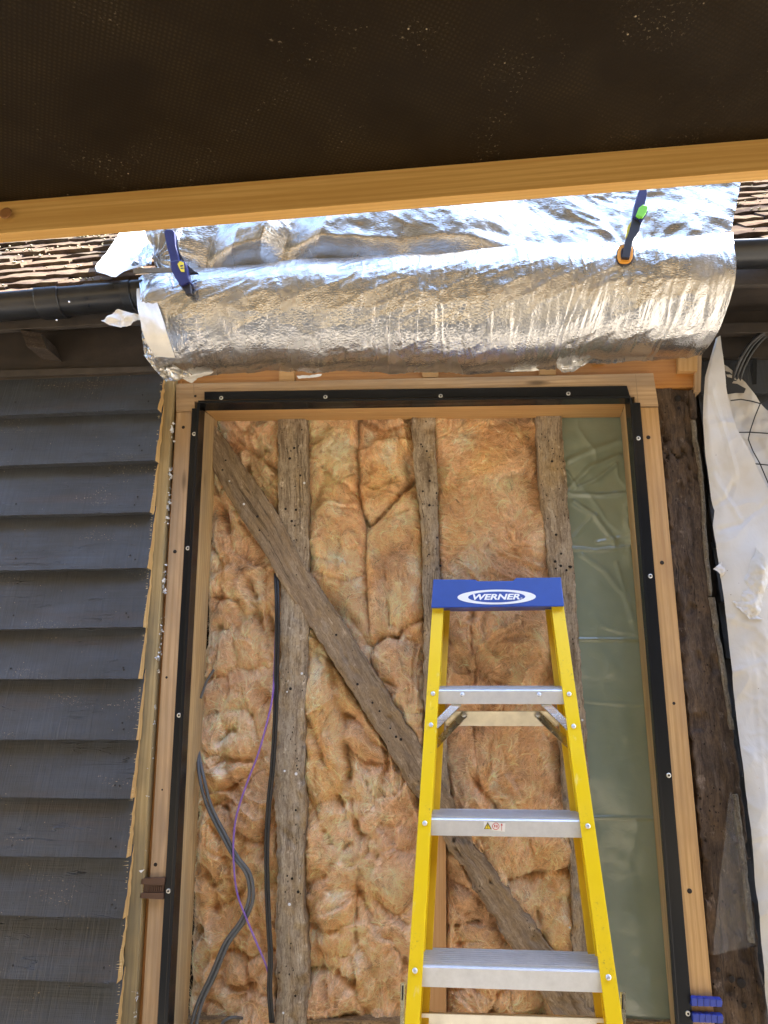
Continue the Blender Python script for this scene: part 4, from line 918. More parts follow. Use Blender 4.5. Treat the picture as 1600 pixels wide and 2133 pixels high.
lin_l = lambda y: np.interp(y, [874, 2133], [449, 387])
batt('small triangular wad of brown glass wool above the diagonal brace, at the top left corner', [(444, 862), (452, 910), (578, 1112)], [(588, 862), (588, 1000), (592, 1112)],
     [([(455, 880), (500, 920), (540, 945), (580, 985)], 0.028, 0.007), ([(515, 872), (540, 915), (560, 940)], 0.02, 0.006), ([(490, 960), (540, 1000), (580, 1010)], 0.02, 0.006), ([(500, 890), (530, 900)], 0.012, 0.005)], seed=1, tint=(0.5, 0.8, 0.25), fibres=1300, lobe=(0.08, 0.09))
batt('tall lumpy glass wool batt with cables across it, left of the first stud',
     [(438, 962), (430, 1100), (422, 1300), (408, 1500), (402, 1700), (392, 1900), (380, 2145)], [(450, 962), (520, 1040), (584, 1150), (592, 1220), (588, 1384), (578, 1650), (583, 1800), (580, 2145)],
     [([(443, 1000), (470, 1085), (497, 1180), (530, 1240), (560, 1290), (575, 1330)], 0.04, 0.009), ([(440, 1130), (462, 1150), (480, 1180)], 0.012, 0.006), ([(500, 1085), (530, 1120), (560, 1140)], 0.02, 0.006),
      ([(440, 1240), (480, 1245), (525, 1258), (535, 1290)], 0.022, 0.007), ([(525, 1275), (545, 1310), (570, 1340), (585, 1350)], 0.03, 0.008), ([(450, 1300), (445, 1360), (430, 1420)], 0.02, 0.008),
      ([(500, 1440), (520, 1490), (560, 1450)], 0.016, 0.006), ([(455, 1545), (480, 1520), (520, 1530), (528, 1570)], 0.028, 0.007), ([(435, 1600), (470, 1580), (520, 1585)], 0.024, 0.007),
      ([(440, 1650), (480, 1640), (535, 1600), (560, 1560)], 0.022, 0.007), ([(440, 1665), (470, 1690), (500, 1740), (540, 1755), (556, 1700)], 0.026, 0.007), ([(410, 1700), (450, 1730), (470, 1800), (480, 1860)], 0.028, 0.008),
      ([(405, 1790), (440, 1850), (440, 1900)], 0.03, 0.009), ([(440, 1905), (490, 1870), (540, 1800), (548, 1740)], 0.026, 0.008), ([(410, 1940), (440, 1990), (450, 2030)], 0.026, 0.008), ([(460, 1985), (510, 2000), (560, 1985)], 0.028, 0.007),
      ([(400, 2060), (450, 2050), (500, 2060), (560, 2050)], 0.026, 0.008), ([(510, 2010), (515, 2060)], 0.02, 0.006), ([(430, 2090), (480, 2110), (520, 2090)], 0.02, 0.006)],
     [((470, 1160), (32, 60), 0.012), ((475, 1215), (45, 25), 0.012), ((500, 1380), (60, 80), 0.012), ((490, 1550), (40, 30), 0.018), ((470, 1610), (45, 28), 0.018), ((520, 1720), (38, 45), 0.02), ((430, 1960), (26, 24), 0.018), ((545, 2020), (30, 32), 0.015), ((540, 2110), (45, 30), 0.02)],
     seed=2, tint=(0.75, 0.35, 0.3), fibres=5200, lobe=(0.085, 0.10), white=(((560, 1165), (12, 26)), ((545, 1230), (16, 30)), ((465, 1610), (12, 18)), ((460, 1550), (16, 12))))
batt('pale peach glass wool batt right of the first stud, above the brace',
     [(632, 862), (634, 1100), (640, 1200), (690, 1290), (760, 1415)], [(744, 862), (743, 1000), (752, 1060), (762, 1100), (764, 1180), (766, 1260), (775, 1330), (772, 1415)],
     [([(668, 966), (700, 1000), (738, 1024)], 0.022, 0.006), ([(640, 1040), (690, 1055), (745, 1062)], 0.010, 0.005), ([(645, 1160), (700, 1170), (760, 1160)], 0.012, 0.006), ([(650, 1190), (720, 1210), (762, 1190)], 0.012, 0.006), ([(690, 1260), (730, 1260), (765, 1230)], 0.012, 0.006), ([(700, 1270), (740, 1300), (765, 1340)], 0.02, 0.007)],
     seed=3, tint=(0.25, 0.25, 0.75), fibres=3600, lobe=(0.13, 0.16), amp=0.75, white=(((690, 1165), (40, 16)), ((700, 930), (26, 30)), ((740, 1200), (22, 30)), ((690, 1060), (30, 18)), ((745, 1215), (16, 24))))
batt('glass wool batt with a torn hanging flap, left of the second stud above the brace',
     [(742, 862), (742, 1000), (750, 1060), (760, 1100), (762, 1180), (764, 1260), (768, 1400), (800, 1450), (878, 1570)], [(866, 862), (872, 974), (882, 1088), (890, 1290), (890, 1570)],
     [([(746, 1060), (768, 1092), (800, 1062), (830, 1030), (862, 995)], 0.045, 0.007), ([(775, 960), (770, 1010), (785, 1060)], 0.012, 0.007), ([(770, 880), (800, 893), (850, 885)], 0.022, 0.006), ([(765, 1110), (800, 1080), (850, 1060)], 0.012, 0.006),
      ([(800, 1180), (805, 1250), (812, 1300)], 0.016, 0.005), ([(770, 1352), (800, 1326), (838, 1322), (872, 1345)], 0.034, 0.008), ([(770, 1385), (790, 1418), (835, 1432)], 0.018, 0.008), ([(825, 1325), (850, 1300), (885, 1285)], 0.028, 0.006), ([(780, 1440), (830, 1490), (880, 1480)], 0.02, 0.007), ([(835, 1500), (870, 1535)], 0.02, 0.006)],
     [((800, 990), (52, 75), 0.020), ((815, 1385), (50, 55), 0.014), ((850, 1190), (30, 70), 0.010), ((855, 1470), (30, 40), 0.016)],
     seed=4, tint=(0.4, 0.35, 0.45), fibres=4200, lobe=(0.12, 0.16), amp=0.8, white=(((775, 920), (22, 26)), ((808, 952), (24, 18)), ((842, 972), (18, 24)), ((862, 1178), (14, 22)), ((862, 1250), (14, 26))))
batt('big folded glass wool batt below the brace, between the first stud and the ladder',
     [(634, 1292), (632, 1400), (626, 1500), (628, 1640), (630, 1740), (622, 1825), (631, 1950), (630, 2145)], [(648, 1292), (720, 1420), (800, 1540), (870, 1650), (894, 1720), (892, 2145)],
     [([(690, 1400), (700, 1450), (716, 1500), (720, 1560), (730, 1650), (745, 1720), (765, 1770)], 0.038, 0.009), ([(640, 1350), (670, 1360), (690, 1380)], 0.022, 0.006), ([(720, 1490), (760, 1505), (800, 1560), (830, 1600)], 0.026, 0.008), ([(722, 1560), (760, 1585), (810, 1590), (835, 1600)], 0.024, 0.007),
      ([(640, 1500), (665, 1560), (690, 1640), (720, 1700)], 0.024, 0.008), ([(635, 1640), (660, 1700), (690, 1760)], 0.02, 0.008), ([(760, 1740), (800, 1765), (870, 1768)], 0.03, 0.007), ([(640, 1850), (690, 1800), (745, 1740)], 0.026, 0.007), ([(635, 1815), (670, 1815), (680, 1850)], 0.014, 0.006), ([(790, 1780), (770, 1830), (780, 1880), (850, 1930)], 0.024, 0.008),
      ([(740, 1850), (740, 1950), (737, 2050), (738, 2140)], 0.036, 0.007), ([(640, 1935), (690, 1945), (735, 1935)], 0.020, 0.006), ([(645, 2030), (690, 2020), (735, 2060)], 0.028, 0.007), ([(660, 1980), (700, 2000), (735, 1985)], 0.014, 0.005), ([(750, 1870), (800, 1950), (850, 2010), (880, 2080)], 0.02, 0.008), ([(790, 1870), (840, 1900), (880, 1960)], 0.016, 0.006), ([(745, 1960), (790, 2050), (800, 2130)], 0.016, 0.008), ([(680, 2060), (690, 2130)], 0.02, 0.006)],
     [((665, 1450), (32, 60), 0.012), ((780, 1540), (62, 48), 0.022), ((800, 1680), (75, 80), 0.024), ((680, 1590), (40, 60), 0.012), ((690, 1880), (50, 46), 0.014), ((830, 1830), (50, 50), 0.012), ((690, 1960), (44, 26), 0.014), ((665, 2090), (32, 45), 0.022), ((710, 2090), (26, 40), 0.018), ((800, 2000), (60, 90), 0.012)],
     seed=5, tint=(0.75, 0.15, 0.35), fibres=5600, lobe=(0.12, 0.15), white=(((665, 1400), (12, 40)), ((690, 1870), (30, 14)), ((660, 1960), (20, 12)), ((735, 2010), (14, 30))))
batt('brown stained glass wool batt behind the ladder, between the second and third studs',
     [(896, 862), (901, 974), (906, 1088), (910, 1207), (915, 1350), (920, 1500), (928, 1640), (935, 1700), (1000, 1800), (1160, 2010)], [(1126, 862), (1134, 990), (1150, 1146), (1160, 1280), (1170, 1450), (1180, 1600), (1196, 1752), (1202, 1836), (1206, 2010)],
     [([(988, 1255), (984, 1330), (988, 1420)], 0.028, 0.006), ([(986, 1480), (990, 1560), (1000, 1640)], 0.02, 0.007), ([(1045, 1400), (1050, 1470), (1040, 1540), (1075, 1630)], 0.016, 0.01), ([(930, 1330), (955, 1360), (975, 1400)], 0.02, 0.005), ([(1010, 1180), (1050, 1150), (1110, 1140)], 0.012, 0.006), ([(940, 1250), (985, 1280)], 0.016, 0.006),
      ([(985, 1620), (1030, 1680), (1050, 1750), (1062, 1800)], 0.022, 0.009), ([(1058, 1832), (1110, 1825), (1150, 1815), (1195, 1806)], 0.036, 0.007), ([(1095, 1760), (1105, 1800)], 0.012, 0.008), ([(1120, 1900), (1130, 1960)], 0.02, 0.008)],
     [((1085, 1360), (70, 110), 0.012), ((960, 1370), (26, 50), 0.012), ((1080, 1560), (70, 110), 0.016), ((1120, 1780), (60, 50), 0.016), ((1140, 1900), (50, 60), 0.016), ((1050, 980), (80, 110), 0.008)],
     seed=6, tint=(0.45, 0.75, 0.2), fibres=6400, lobe=(0.15, 0.19), amp=0.8, white=(((985, 1170), (26, 26)), ((1030, 1640), (10, 60)), ((1180, 1890), (6, 30)), ((960, 920), (18, 24))))
batt('low wad of glass wool beside the newer stud, under the lower end of the brace',
     [(926, 1735), (926, 2145)], [(935, 1735), (1010, 1850), (1100, 1985), (1215, 2145)],
     [([(930, 1830), (970, 1850), (1000, 1880)], 0.016, 0.006), ([(935, 1930), (980, 1920), (1030, 1930), (1050, 1960)], 0.028, 0.008), ([(960, 1970), (1000, 1960)], 0.016, 0.006), ([(930, 2070), (980, 2060), (1020, 2080), (1060, 2060)], 0.028, 0.007), ([(1040, 2070), (1020, 2120)], 0.016, 0.006)],
     [((980, 2100), (40, 30), 0.014), ((1070, 2090), (40, 40), 0.012), ((970, 1880), (40, 40), 0.012)], seed=7, tint=(0.4, 0.65, 0.3), fibres=1800, lobe=(0.09, 0.09))

# ------------------------------------------------------------------ green polythene sheet
def green_sheet():
    Lp = np.array([(1160, 858), (1176, 1030), (1190, 1190), (1204, 1400), (1220, 1592), (1232, 1760), (1248, 1950), (1262, 2140)], float); Rp = np.array([(1306, 858), (1416, 2140)], float)
    n, m_ = 420, 70; py = np.linspace(858, 2140, n)[:, None]; xl = np.interp(py, Lp[:, 1], Lp[:, 0]); xr = np.interp(py, Rp[:, 1], Rp[:, 0]); u = np.linspace(0, 1, m_)[None]
    px = xl + (xr - xl) * u; py = py + 0 * u; Y0 = 2.428; G = PV(px, py, np.full(px.shape, Y0)); x, z = G[..., 0], G[..., 2]
    h = 0.004 * fbm(x * 7, z * 5, 3, 3) + 0.0035 * (1 - np.abs(fbm(x * 9 + z * 5, z * 7, 5, 2))) ** 4 * sstep(1.35, 1.75, z)
    q = lambda pts: [(p[0], p[2]) for p in (P(a_, b_, Y0) for a_, b_ in pts)]
    for pts, dp, wd in (([(1180, 1029), (1250, 1032), (1310, 1028)], 0.010, 0.005), ([(1190, 1143), (1240, 1147), (1315, 1140)], 0.008, 0.004), ([(1205, 1332), (1340, 1333)], 0.006, 0.003), ([(1228, 1702), (1375, 1704)], 0.006, 0.003), ([(1210, 1460), (1350, 1470)], 0.0018, 0.004)):
        d = seg_dist(x, z, q(pts)); h += dp * np.exp(-(d / wd) ** 2)
    up_ = sstep(1450, 1000, py)
    for pts, dp, wd in (([(1180, 1022), (1230, 975), (1290, 950)], 0.009, 0.009), ([(1185, 1025), (1240, 1000), (1282, 968)], 0.008, 0.006), ([(1185, 960), (1230, 940), (1290, 920)], 0.006, 0.010), ([(1195, 1045), (1240, 1075), (1280, 1130)], 0.008, 0.008), ([(1195, 1120), (1230, 1080)], 0.006, 0.007),
                        ([(1245, 1130), (1300, 1120)], 0.005, 0.006), ([(1212, 1155), (1260, 1190), (1300, 1240), (1325, 1320)], 0.007, 0.010), ([(1285, 1175), (1318, 1290)], 0.006, 0.007), ([(1180, 985), (1200, 1015)], 0.006, 0.005)):
        d = seg_dist(x, z, q(pts)); h += dp * np.exp(-(d / wd) ** 2) * up_
    h += 0.010 * np.exp(-(((px - 1312) / 14) ** 2 + ((py - 1100) / 60) ** 2)) * (1 + 0.5 * fbm(x * 90, z * 60, 4, 3))
    G[..., 1] -= h
    return tag(mk('polythene_sheet', G.reshape(-1, 3), grid_faces(n, m_)[:, ::-1], M['green'], uv=np.stack([x, z], -1).reshape(-1, 2), smooth=True),
               'creased olive green polythene sheet stretched between the third stud and the right lining', 'plastic sheet')
green_sheet()

# ------------------------------------------------------------------ cables in the left bay
yc = 2.372
def pxl(pts, Y): return [P(a_, b_, Y if np.isscalar(Y) else Y[k]) for k, (a_, b_) in enumerate(pts)]
for off, nm in ((0, 'left'), (5.2, 'right')):
    pts = [(573 + off, 1195), (575 + off, 1260), (575 + off, 1330), (573.5 + off, 1400), (571 + off, 1500), (565 + off, 1600), (557 + off, 1680), (553 + off, 1780), (556 + off, 1900), (561 + off, 1990), (559 + off, 2060), (564 + off, 2130)]
    tag(tube('power_cable', pxl(pts, [2.41, 2.38] + [yc] * 9 + [2.385]), 0.0043, M['cable_black'], n=70), 'black cable running down beside the first stud, %s of a close pair' % nm, 'cable', 'black cables beside the first stud')
pts = [(577, 1240), (575, 1290), (572, 1380), (568, 1450), (555, 1510), (538, 1570), (515, 1630), (495, 1690), (487, 1740), (487, 1800), (494, 1860), (512, 1910), (535, 1965), (552, 2005), (560, 2030)]
tag(tube('data_cable', pxl(pts, [2.40, 2.395, 2.38, 2.365] + [2.358] * 9 + [2.368, 2.384]), 0.0029, M['cable_purple'], n=80), 'thin purple data cable curving down over the insulation', 'cable')
for off, nm in ((0, 'left'), (8.5, 'right')):
    pts = [(412, 1560), (416 + off, 1620), (432 + off, 1680), (462 + off, 1740), (487 + off, 1785), (510 + off, 1815), (519 + off * 0.9, 1845), (517 + off, 1880), (500 + off, 1920), (468 + off, 1965), (440 + off, 2030), (412 + off, 2090), (394 + off * 1.4, 2150)]
    tag(tube('power_cable', pxl(pts, [2.41] + [2.366] * 11 + [2.36]), 0.0053, M['cable_grey'], n=80), 'grey cable in a wide S bend at the lower left, %s of the two' % nm, 'cable', 'grey cables over the left insulation')
tag(tube('power_cable', pxl([(446, 1395), (436, 1410), (428, 1425), (418, 1455)], 2.385), 0.004, M['cable_grey'], n=20), 'short bit of grey cable poking out by the left lining', 'cable')
tag(tube('power_cable', pxl([(455, 2150), (466, 2128), (485, 2119), (505, 2121)], [2.36, 2.365, 2.37, 2.40]), 0.004, M['cable_grey'], n=24), 'short grey cable loop at the bottom edge, beside the first stud', 'cable')

# ------------------------------------------------------------------ right side: old post, laths, white sheet, dark wall
op = thing('old_post', 'dark cracked old oak corner post right of the pale oak surround', 'post', P(1480, 2140, 2.29))
old_slab('post_face', [(1362, 806), (1385, 1000), (1412, 1300), (1450, 1640), (1480, 2000), (1500, 2260)], [(1440, 812), (1456, 980), (1478, 1180), (1512, 1420), (1547, 1650), (1575, 1920), (1589, 2040), (1612, 2260)], 2.292, 0.10, M['post_dark'], op, seed=8, chips=1.3, rough=0.0040, edge=0.006, step=0.0045, crack=0.016)
for A, B, nm in (([(1441, 875), (1460, 1010), (1466, 1120), (1478, 1240)], [(1450, 875), (1468, 1010), (1474, 1120), (1486, 1240)], 1), ([(1478, 1244), (1492, 1330), (1506, 1420), (1522, 1520)], [(1490, 1244), (1502, 1330), (1516, 1420), (1530, 1520)], 2),
                 ([(1528, 1655), (1546, 1800), (1562, 1965)], [(1538, 1655), (1558, 1800), (1574, 1965)], 3), ([(1436, 812), (1440, 870)], [(1449, 812), (1452, 870)], 4), ([(1566, 1975), (1590, 2140)], [(1578, 1975), (1604, 2140)], 5)):
    old_slab('edge_lath', A, B, 2.282, 0.03, M['lath_grey'] if nm in (1, 2, 3) else M['post_dark'], op, seed=10 + nm, edge=0.002)
for px, py, s in ((1412, 830, 2.0), (1414, 850, 1.0), (1436, 1059, 0.9), (1530, 1858, 1.0), (1544, 2048, 2.2), (1524, 2040, 1.6), (1496, 2020, 1.2), (1550, 2095, 1.2)):
    put('bolt_hole', hm, P(px, py, 2.287), op, sc=s)
# clear film rag on the post
n, m_ = 60, 24; v_ = np.linspace(0, 1, n)[:, None]; u = np.linspace(0, 1, m_)[None]
lx = 1484 + 0 * v_ + (1 - v_) * 28; rx = 1576 - 60 * (1 - v_) ** 1.2; px = lx + (rx - lx) * u; py = 1650 + v_ * (338 - 20 * u) + 0 * u
px = px + 40 * (1 - v_) * (1 - 0) * 0.2
G = PV(px, py, np.full(px.shape, 2.279)); G[..., 1] -= 0.004 * fbm(px / 16, py / 30, 2, 4) + 0.005 * sstep(0.85, 1, v_ + 0 * u)
tag(mk('clear_film', G.reshape(-1, 3), grid_faces(n, m_)[:, ::-1], M['film'], uv=np.stack([G[..., 0], G[..., 2]], -1).reshape(-1, 2), smooth=True), 'ragged piece of clear film clinging to the lower dark post', 'plastic film')

rw = thing('dark_wall', 'blue black boarded wall and eaves at the right edge, behind the white sheet', 'wall', (1.3, 2.35, 0.45))
xr0 = P(1500, 900, 2.36)[0]
for k in range(13):
    zb = 0.42 + k * 0.162; zt_ = zb + 0.185; xa, xb = xr0 - 0.06, 2.2
    bm = bmesh.new(); hexa(bm, [(xa, 2.352, zt_), (xa, 2.322, zb), (xb, 2.322, zb), (xb, 2.352, zt_), (xa, 2.360, zt_), (xa, 2.345, zb), (xb, 2.345, zb), (xb, 2.360, zt_)], 0.0012)
    bmesh.ops.recalc_face_normals(bm, faces=bm.faces); box_uv(bm, (1, 0, 0)); bm_obj('board', bm, M['board'], rw)
bm = bmesh.new(); hexa(bm, [(xr0 - 0.1, 2.366, 2.75), (xr0 - 0.1, 2.366, 0.42), (2.2, 2.366, 0.42), (2.2, 2.366, 2.75), (xr0 - 0.1, 2.42, 2.75), (xr0 - 0.1, 2.42, 0.42), (2.2, 2.42, 0.42), (2.2, 2.42, 2.75)])
bmesh.ops.recalc_face_normals(bm, faces=bm.faces); bm_obj('sheathing', bm, M['eaves'], rw)
beam('upper_strip', bq((1440, 690), (2300, 676), (2300, 742), (1440, 745), 2.32), 0.02, M['eaves'], rw, 0.001)
beam('rail', bq((1480, 672), (2300, 664), (2300, 682), (1480, 694), 2.262), 0.03, M['eaves'], rw, 0.002)
beam('fascia', bq((1500, 560), (2300, 548), (2300, 584), (1500, 594), 2.135), 0.02, M['eaves_trim'], rw, 0.002)
a = [P(1480, 592, 2.15), P(2300, 562, 2.15)]; s_ = [p + np.array([0, 0.18, 0.0]) for p in a]
mk('soffit', [a[0], a[1], s_[1], s_[0]], [(0, 1, 2, 3)], M['eaves'], rw)
mk('back_board', bq((1440, 560), (2300, 548), (2300, 680), (1440, 694), 2.335), [(0, 3, 2, 1)], M['eaves'], rw)
mk('corner_board', bq((1568, 700), (1578, 700), (1574, 900), (1566, 900), 2.327), [(0, 3, 2, 1)], M['frame_black'], rw)
for k, (dx, dy) in enumerate(((0, 0), (9, 3), (18, 9))):
    pts = [(1640, 660 + dy * 2), (1600, 686 + dy * 1.2), (1566 + dx * 0.5, 712 + dy), (1545 + dx * 0.7, 742 + dy * 0.7), (1530 + dx * 0.8, 778), (1518 + dx, 825)]
    tag(tube('hanging_cable', pxl(pts, [2.27 + 0.012 * k] * 4 + [2.30, 2.322]), 0.006, M['cable_black'], n=40), ('black cable looping down from the right eaves, outermost of the three', 'black cable looping down from the right eaves, middle of the three', 'black cable looping down from the right eaves, innermost of the three')[k], 'cable', 'cables under the right eaves')

ws = thing('breather_membrane', 'crumpled white breather membrane with black print, hanging at the right edge', 'membrane sheet', P(1580, 2140, 2.25))
def sheet(name, Lp, Rp, Y, dfun, n=260, m_=70, mat=M['sheet']):
    Lp = np.array(Lp, float); Rp = np.array(Rp, float); v = np.linspace(0, 1, n)
    A = resample(Lp, n); B = resample(Rp, n); u = np.linspace(0, 1, m_)[None, :, None]
    Q = A[:, None] + (B - A)[:, None] * u; px, py = Q[..., 0], Q[..., 1]
    G = PV(px, py, np.full(px.shape, Y)); h = dfun(px, py, u[..., 0] + 0 * px); G[..., 1] -= h
    return mk(name, G.reshape(-1, 3), grid_faces(n, m_)[:, ::-1], mat, ws, uv=np.stack([G[..., 0] * 1.0, G[..., 2]], -1).reshape(-1, 2), smooth=True)
def cr(px, py, pts, wd):
    d = seg_dist(px, py, pts) / (wd * 6.5); return np.where(d < 1, (1 - d) ** 1.6, 0)
def d_front(px, py, u):
    h = 0.010 * fbm(px / 90, py / 150, 2, 2) + 0.005 * np.clip(1 - np.abs(fbm(px / 75 + py / 160, py / 85, 4, 2)), 0, 1) ** 1.5 + 0.002 * (1 - np.abs(fbm(px / 34, py / 30 - px / 60, 6, 2))) ** 2 * sstep(0.0, 0.4, vn(px / 60, py / 110, 3))
    h += 0.010 * np.sin(np.clip(u / 0.16, 0, 1) * math.pi / 2) 
    for pts, dp, wd in (([(1475, 1000), (1500, 1040), (1530, 1090)], 0.014, 8), ([(1490, 1110), (1530, 1100), (1580, 1060)], -0.012, 6), ([(1470, 830), (1500, 920), (1520, 1000)], 0.012, 9), ([(1455, 900), (1500, 890), (1540, 905)], 0.008, 7),
                        ([(1480, 1060), (1505, 1045), (1515, 1020)], -0.012, 5), ([(1505, 1290), (1560, 1310), (1620, 1380)], 0.012, 9), ([(1520, 1400), (1570, 1380), (1640, 1400)], 0.008, 8), ([(1560, 1400), (1575, 1650), (1600, 2000)], 0.010, 12), ([(1545, 1560), (1600, 1570)], 0.006, 8), ([(1550, 1740), (1610, 1720)], 0.005, 7)):
        h += dp * cr(px, py, pts, wd)
    return h
sheet('front_fold', [(1479, 722), (1457, 800), (1453, 880), (1459, 950), (1469, 1010), (1474, 1050), (1480, 1070), (1476, 1100), (1484, 1160), (1494, 1240), (1507, 1330), (1524, 1500), (1534, 1600), (1556, 1800), (1579, 2025), (1594, 2160)],
      [(1486, 718), (1499, 821), (1520, 902), (1545, 946), (1584, 1030), (1640, 1100), (1690, 1200), (1720, 1300), (1730, 1500), (1740, 1700), (1750, 1850), (1760, 2000), (1765, 2080), (1770, 2160)], 2.275, d_front, n=420, m_=90)
sheet('printed_back', [(1487, 736), (1510, 830), (1535, 910), (1560, 955), (1598, 1045), (1640, 1130)], [(1490, 744), (1523, 770), (1546, 793), (1582, 836), (1640, 890), (1720, 960)], 2.305, lambda px, py, u: 0.006 * fbm(px / 40, py / 40, 5, 3), n=120, m_=50)
sheet('loose_ear', [(1484, 1186), (1500, 1196), (1512, 1232), (1530, 1262), (1560, 1290)], [(1556, 1128), (1572, 1140), (1590, 1180), (1625, 1230), (1680, 1290)], 2.222,
      lambda px, py, u: 0.020 * np.sin(u * 6 + py / 20) * (0.5 + u) + 0.006 * fbm(px / 18, py / 18, 6, 4), n=70, m_=60)
def flat_print(name, polys, Y, mat, parent):
    V = []; F = []
    for poly in polys:
        k = len(V); V += [P(a_, b_, Y) for a_, b_ in poly]; F.append(tuple(range(k, len(V)))[::-1])
    return mk(name, V, F, mat, parent)
zz = lambda pts: [(1100 + a_ / 3.2, 740 + b_ / 3.2) for a_, b_ in pts]
flat_print('printed_letter', [zz([(1277, 108), (1310, 103), (1345, 113), (1372, 138), (1345, 128), (1320, 128), (1330, 145), (1362, 152), (1398, 172), (1370, 172), (1360, 186), (1395, 190), (1452, 222), (1440, 252), (1385, 252), (1330, 260), (1312, 232), (1322, 196), (1300, 150)])], 2.293, M['print_black'], ws)
def line_poly(pts, wpx):
    p = np.array(pts, float); t_ = np.gradient(p, axis=0); t_ /= np.linalg.norm(t_, axis=1)[:, None]; nrm = np.stack([-t_[:, 1], t_[:, 0]], 1) * wpx / 2
    return [list(map(tuple, np.concatenate([p[k:k + 2] + nrm[k:k + 2], (p[k:k + 2] - nrm[k:k + 2])[::-1]]))) for k in range(len(p) - 1)]
pl = []
for pts in ([(1350, 302), (1420, 294), (1490, 306), (1548, 322)], [(1600, 290), (1548, 322), (1512, 410), (1482, 500), (1468, 560), (1500, 640), (1545, 720), (1600, 850), (1680, 960)], [(1405, 514), (1480, 513), (1600, 521), (1720, 520)], [(1500, 722), (1600, 732), (1720, 740)]):
    pl += line_poly(zz(pts), 2.6)
flat_print('printed_line', pl, 2.2935, M['print_black'], ws)

# ------------------------------------------------------------------ foil insulation blanket over the eaves
fb = thing('foil_blanket', 'crinkled silver foil insulation blanket draped from the roof over the gutter', 'insulation blanket', (0, 2.1, 2.45))
def prof(pts, n): return catmull([P(a_, b_, y_) for a_, b_, y_ in pts], n)
Np = 90
def stn(x0, xn, xb, yc, y1, yb):
    # crease, lip, nose, then falling back to the wall plate; y in photo rows
    f = lambda q: y1 + (yb - y1) * q
    xx = lambda q: x0 + (xn - x0) * min(1, q / 0.25) if q < 0.25 else xn + (xb - xn) * ((q - 0.25) / 0.75) ** 1.8
    return prof([(x0, yc, 2.10), (x0, y1, 2.05), (xx(.04), f(.035), 1.995), (xx(.12), f(.11), 1.967), (xx(.25), f(.25), 1.968), (xx(.45), f(.45), 1.99), (xx(.7), f(.72), 2.045), (xx(.88), f(.90), 2.115), (xb, yb, 2.212)], Np)
STN = [stn(291, 290, 344, 590, 584, 792), stn(345, 340, 385, 573, 568, 787), stn(562, 560, 570, 550, 545, 780), stn(800, 800, 800, 537, 531, 773),
       stn(1080, 1080, 1060, 520, 514, 771), stn(1300, 1302, 1240, 504, 499, 754), stn(1527, 1534, 1462, 493, 488, 744)]
def blend(stn, us, n):
    st = np.array(stn); return np.stack([np.stack([np.interp(np.linspace(0, 1, n), us, st[:, k, c]) for c in range(3)], -1) for k in range(st.shape[1])], 1)
us = np.array([0, 0.045, 0.225, 0.415, 0.64, 0.82, 1.0])
def smooth_blend(stn, us, n):
    st = np.array(stn); t = np.interp(np.linspace(0, 1, n), us, np.arange(len(us)))
    return np.stack([catmull_at(st[:, k], t) for k in range(st.shape[1])], 1)
def catmull_at(p, t):
    k = len(p); i = np.clip(np.floor(t).astype(int), 0, k - 2); f = (t - i)[:, None]
    p0 = p[np.clip(i - 1, 0, k - 1)]; p1 = p[i]; p2 = p[i + 1]; p3 = p[np.clip(i + 2, 0, k - 1)]
    return 0.5 * ((2 * p1) + (-p0 + p2) * f + (2 * p0 - 5 * p1 + 4 * p2 - p3) * f * f + (-p0 + 3 * p1 - 3 * p2 + p3) * f ** 3)
Nx = 620
G = smooth_blend(STN, us, Nx); U = np.linspace(0, 1, Nx)[:, None] * 1.9; T = np.linspace(0, 1, Np)[None] * 0.48
fine = sstep(0.02, 0.10, T)
h = 0.007 * fbm(U * 3.2, T * 4, 2, 3) + 0.0028 * fbm(U * 17, T * 9, 4, 4) * fine
vert = 1 - np.abs(fbm(U * 26 + 0.6 * fbm(U * 5, T * 5, 3), T * 2.4, 5, 3)); h = h + 0.0028 * vert ** 4 * sstep(-0.3, 0.3, vn(U * 5, T * 3, 2)) * fine
dg = 1 - np.abs(fbm(U * 9 + T * 26, T * 9 - U * 3, 6, 3)); h = h + 0.003 * dg ** 5 * sstep(-0.2, 0.35, vn(U * 4 + 3, T * 5, 4)) * fine
h = h + 0.0004 * fbm(U * 70, T * 90, 7, 3) * fine
# radiating puckers round both clamp jaws
for cu, ct in ((0.115, 0.10), (1.53, 0.075)):
    du, dt = U - cu, T - ct; r = np.hypot(du, dt) + 1e-6; a_ = np.arctan2(dt, du)
    h = h + (0.005 * np.sin(a_ * 13 + 2 * vn(a_ * 3, r * 9, 1)) * np.exp(-r / 0.06) - 0.016 * np.exp(-(r / 0.03) ** 2)) * sstep(0.0, 0.03, T)
dP = np.gradient(G, axis=1); dU = np.gradient(G, axis=0); nr = np.cross(dP, dU); nr /= np.linalg.norm(nr, axis=-1)[..., None] + 1e-12
nr = np.where((nr[..., 1] > 0)[..., None] & (np.abs(nr[..., 1])[..., None] > 0.2), -nr, nr)
G = G + nr * h[..., None]
wav = np.interp(np.linspace(0, 1, Nx), [0, 0.1, 0.2, 0.42, 0.55, 0.63, 0.7, 0.78, 1], [0.0, 0.002, 0, 0.003, 0, 0.004, 0.001, 0.012, 0]) + 0.002 * fbm(np.linspace(0, 1, Nx) * 40, np.zeros(Nx), 3, 4)
G[:, -1, 2] -= wav; G[:, -2, 2] -= wav * 0.8; G[:, -3, 2] -= wav * 0.5
mk('lower_roll', G.reshape(-1, 3), grid_faces(Nx, Np), M['foil'], fb, uv=np.stack([U + 0 * T, T + 0 * U], -1).reshape(-1, 2), smooth=True)
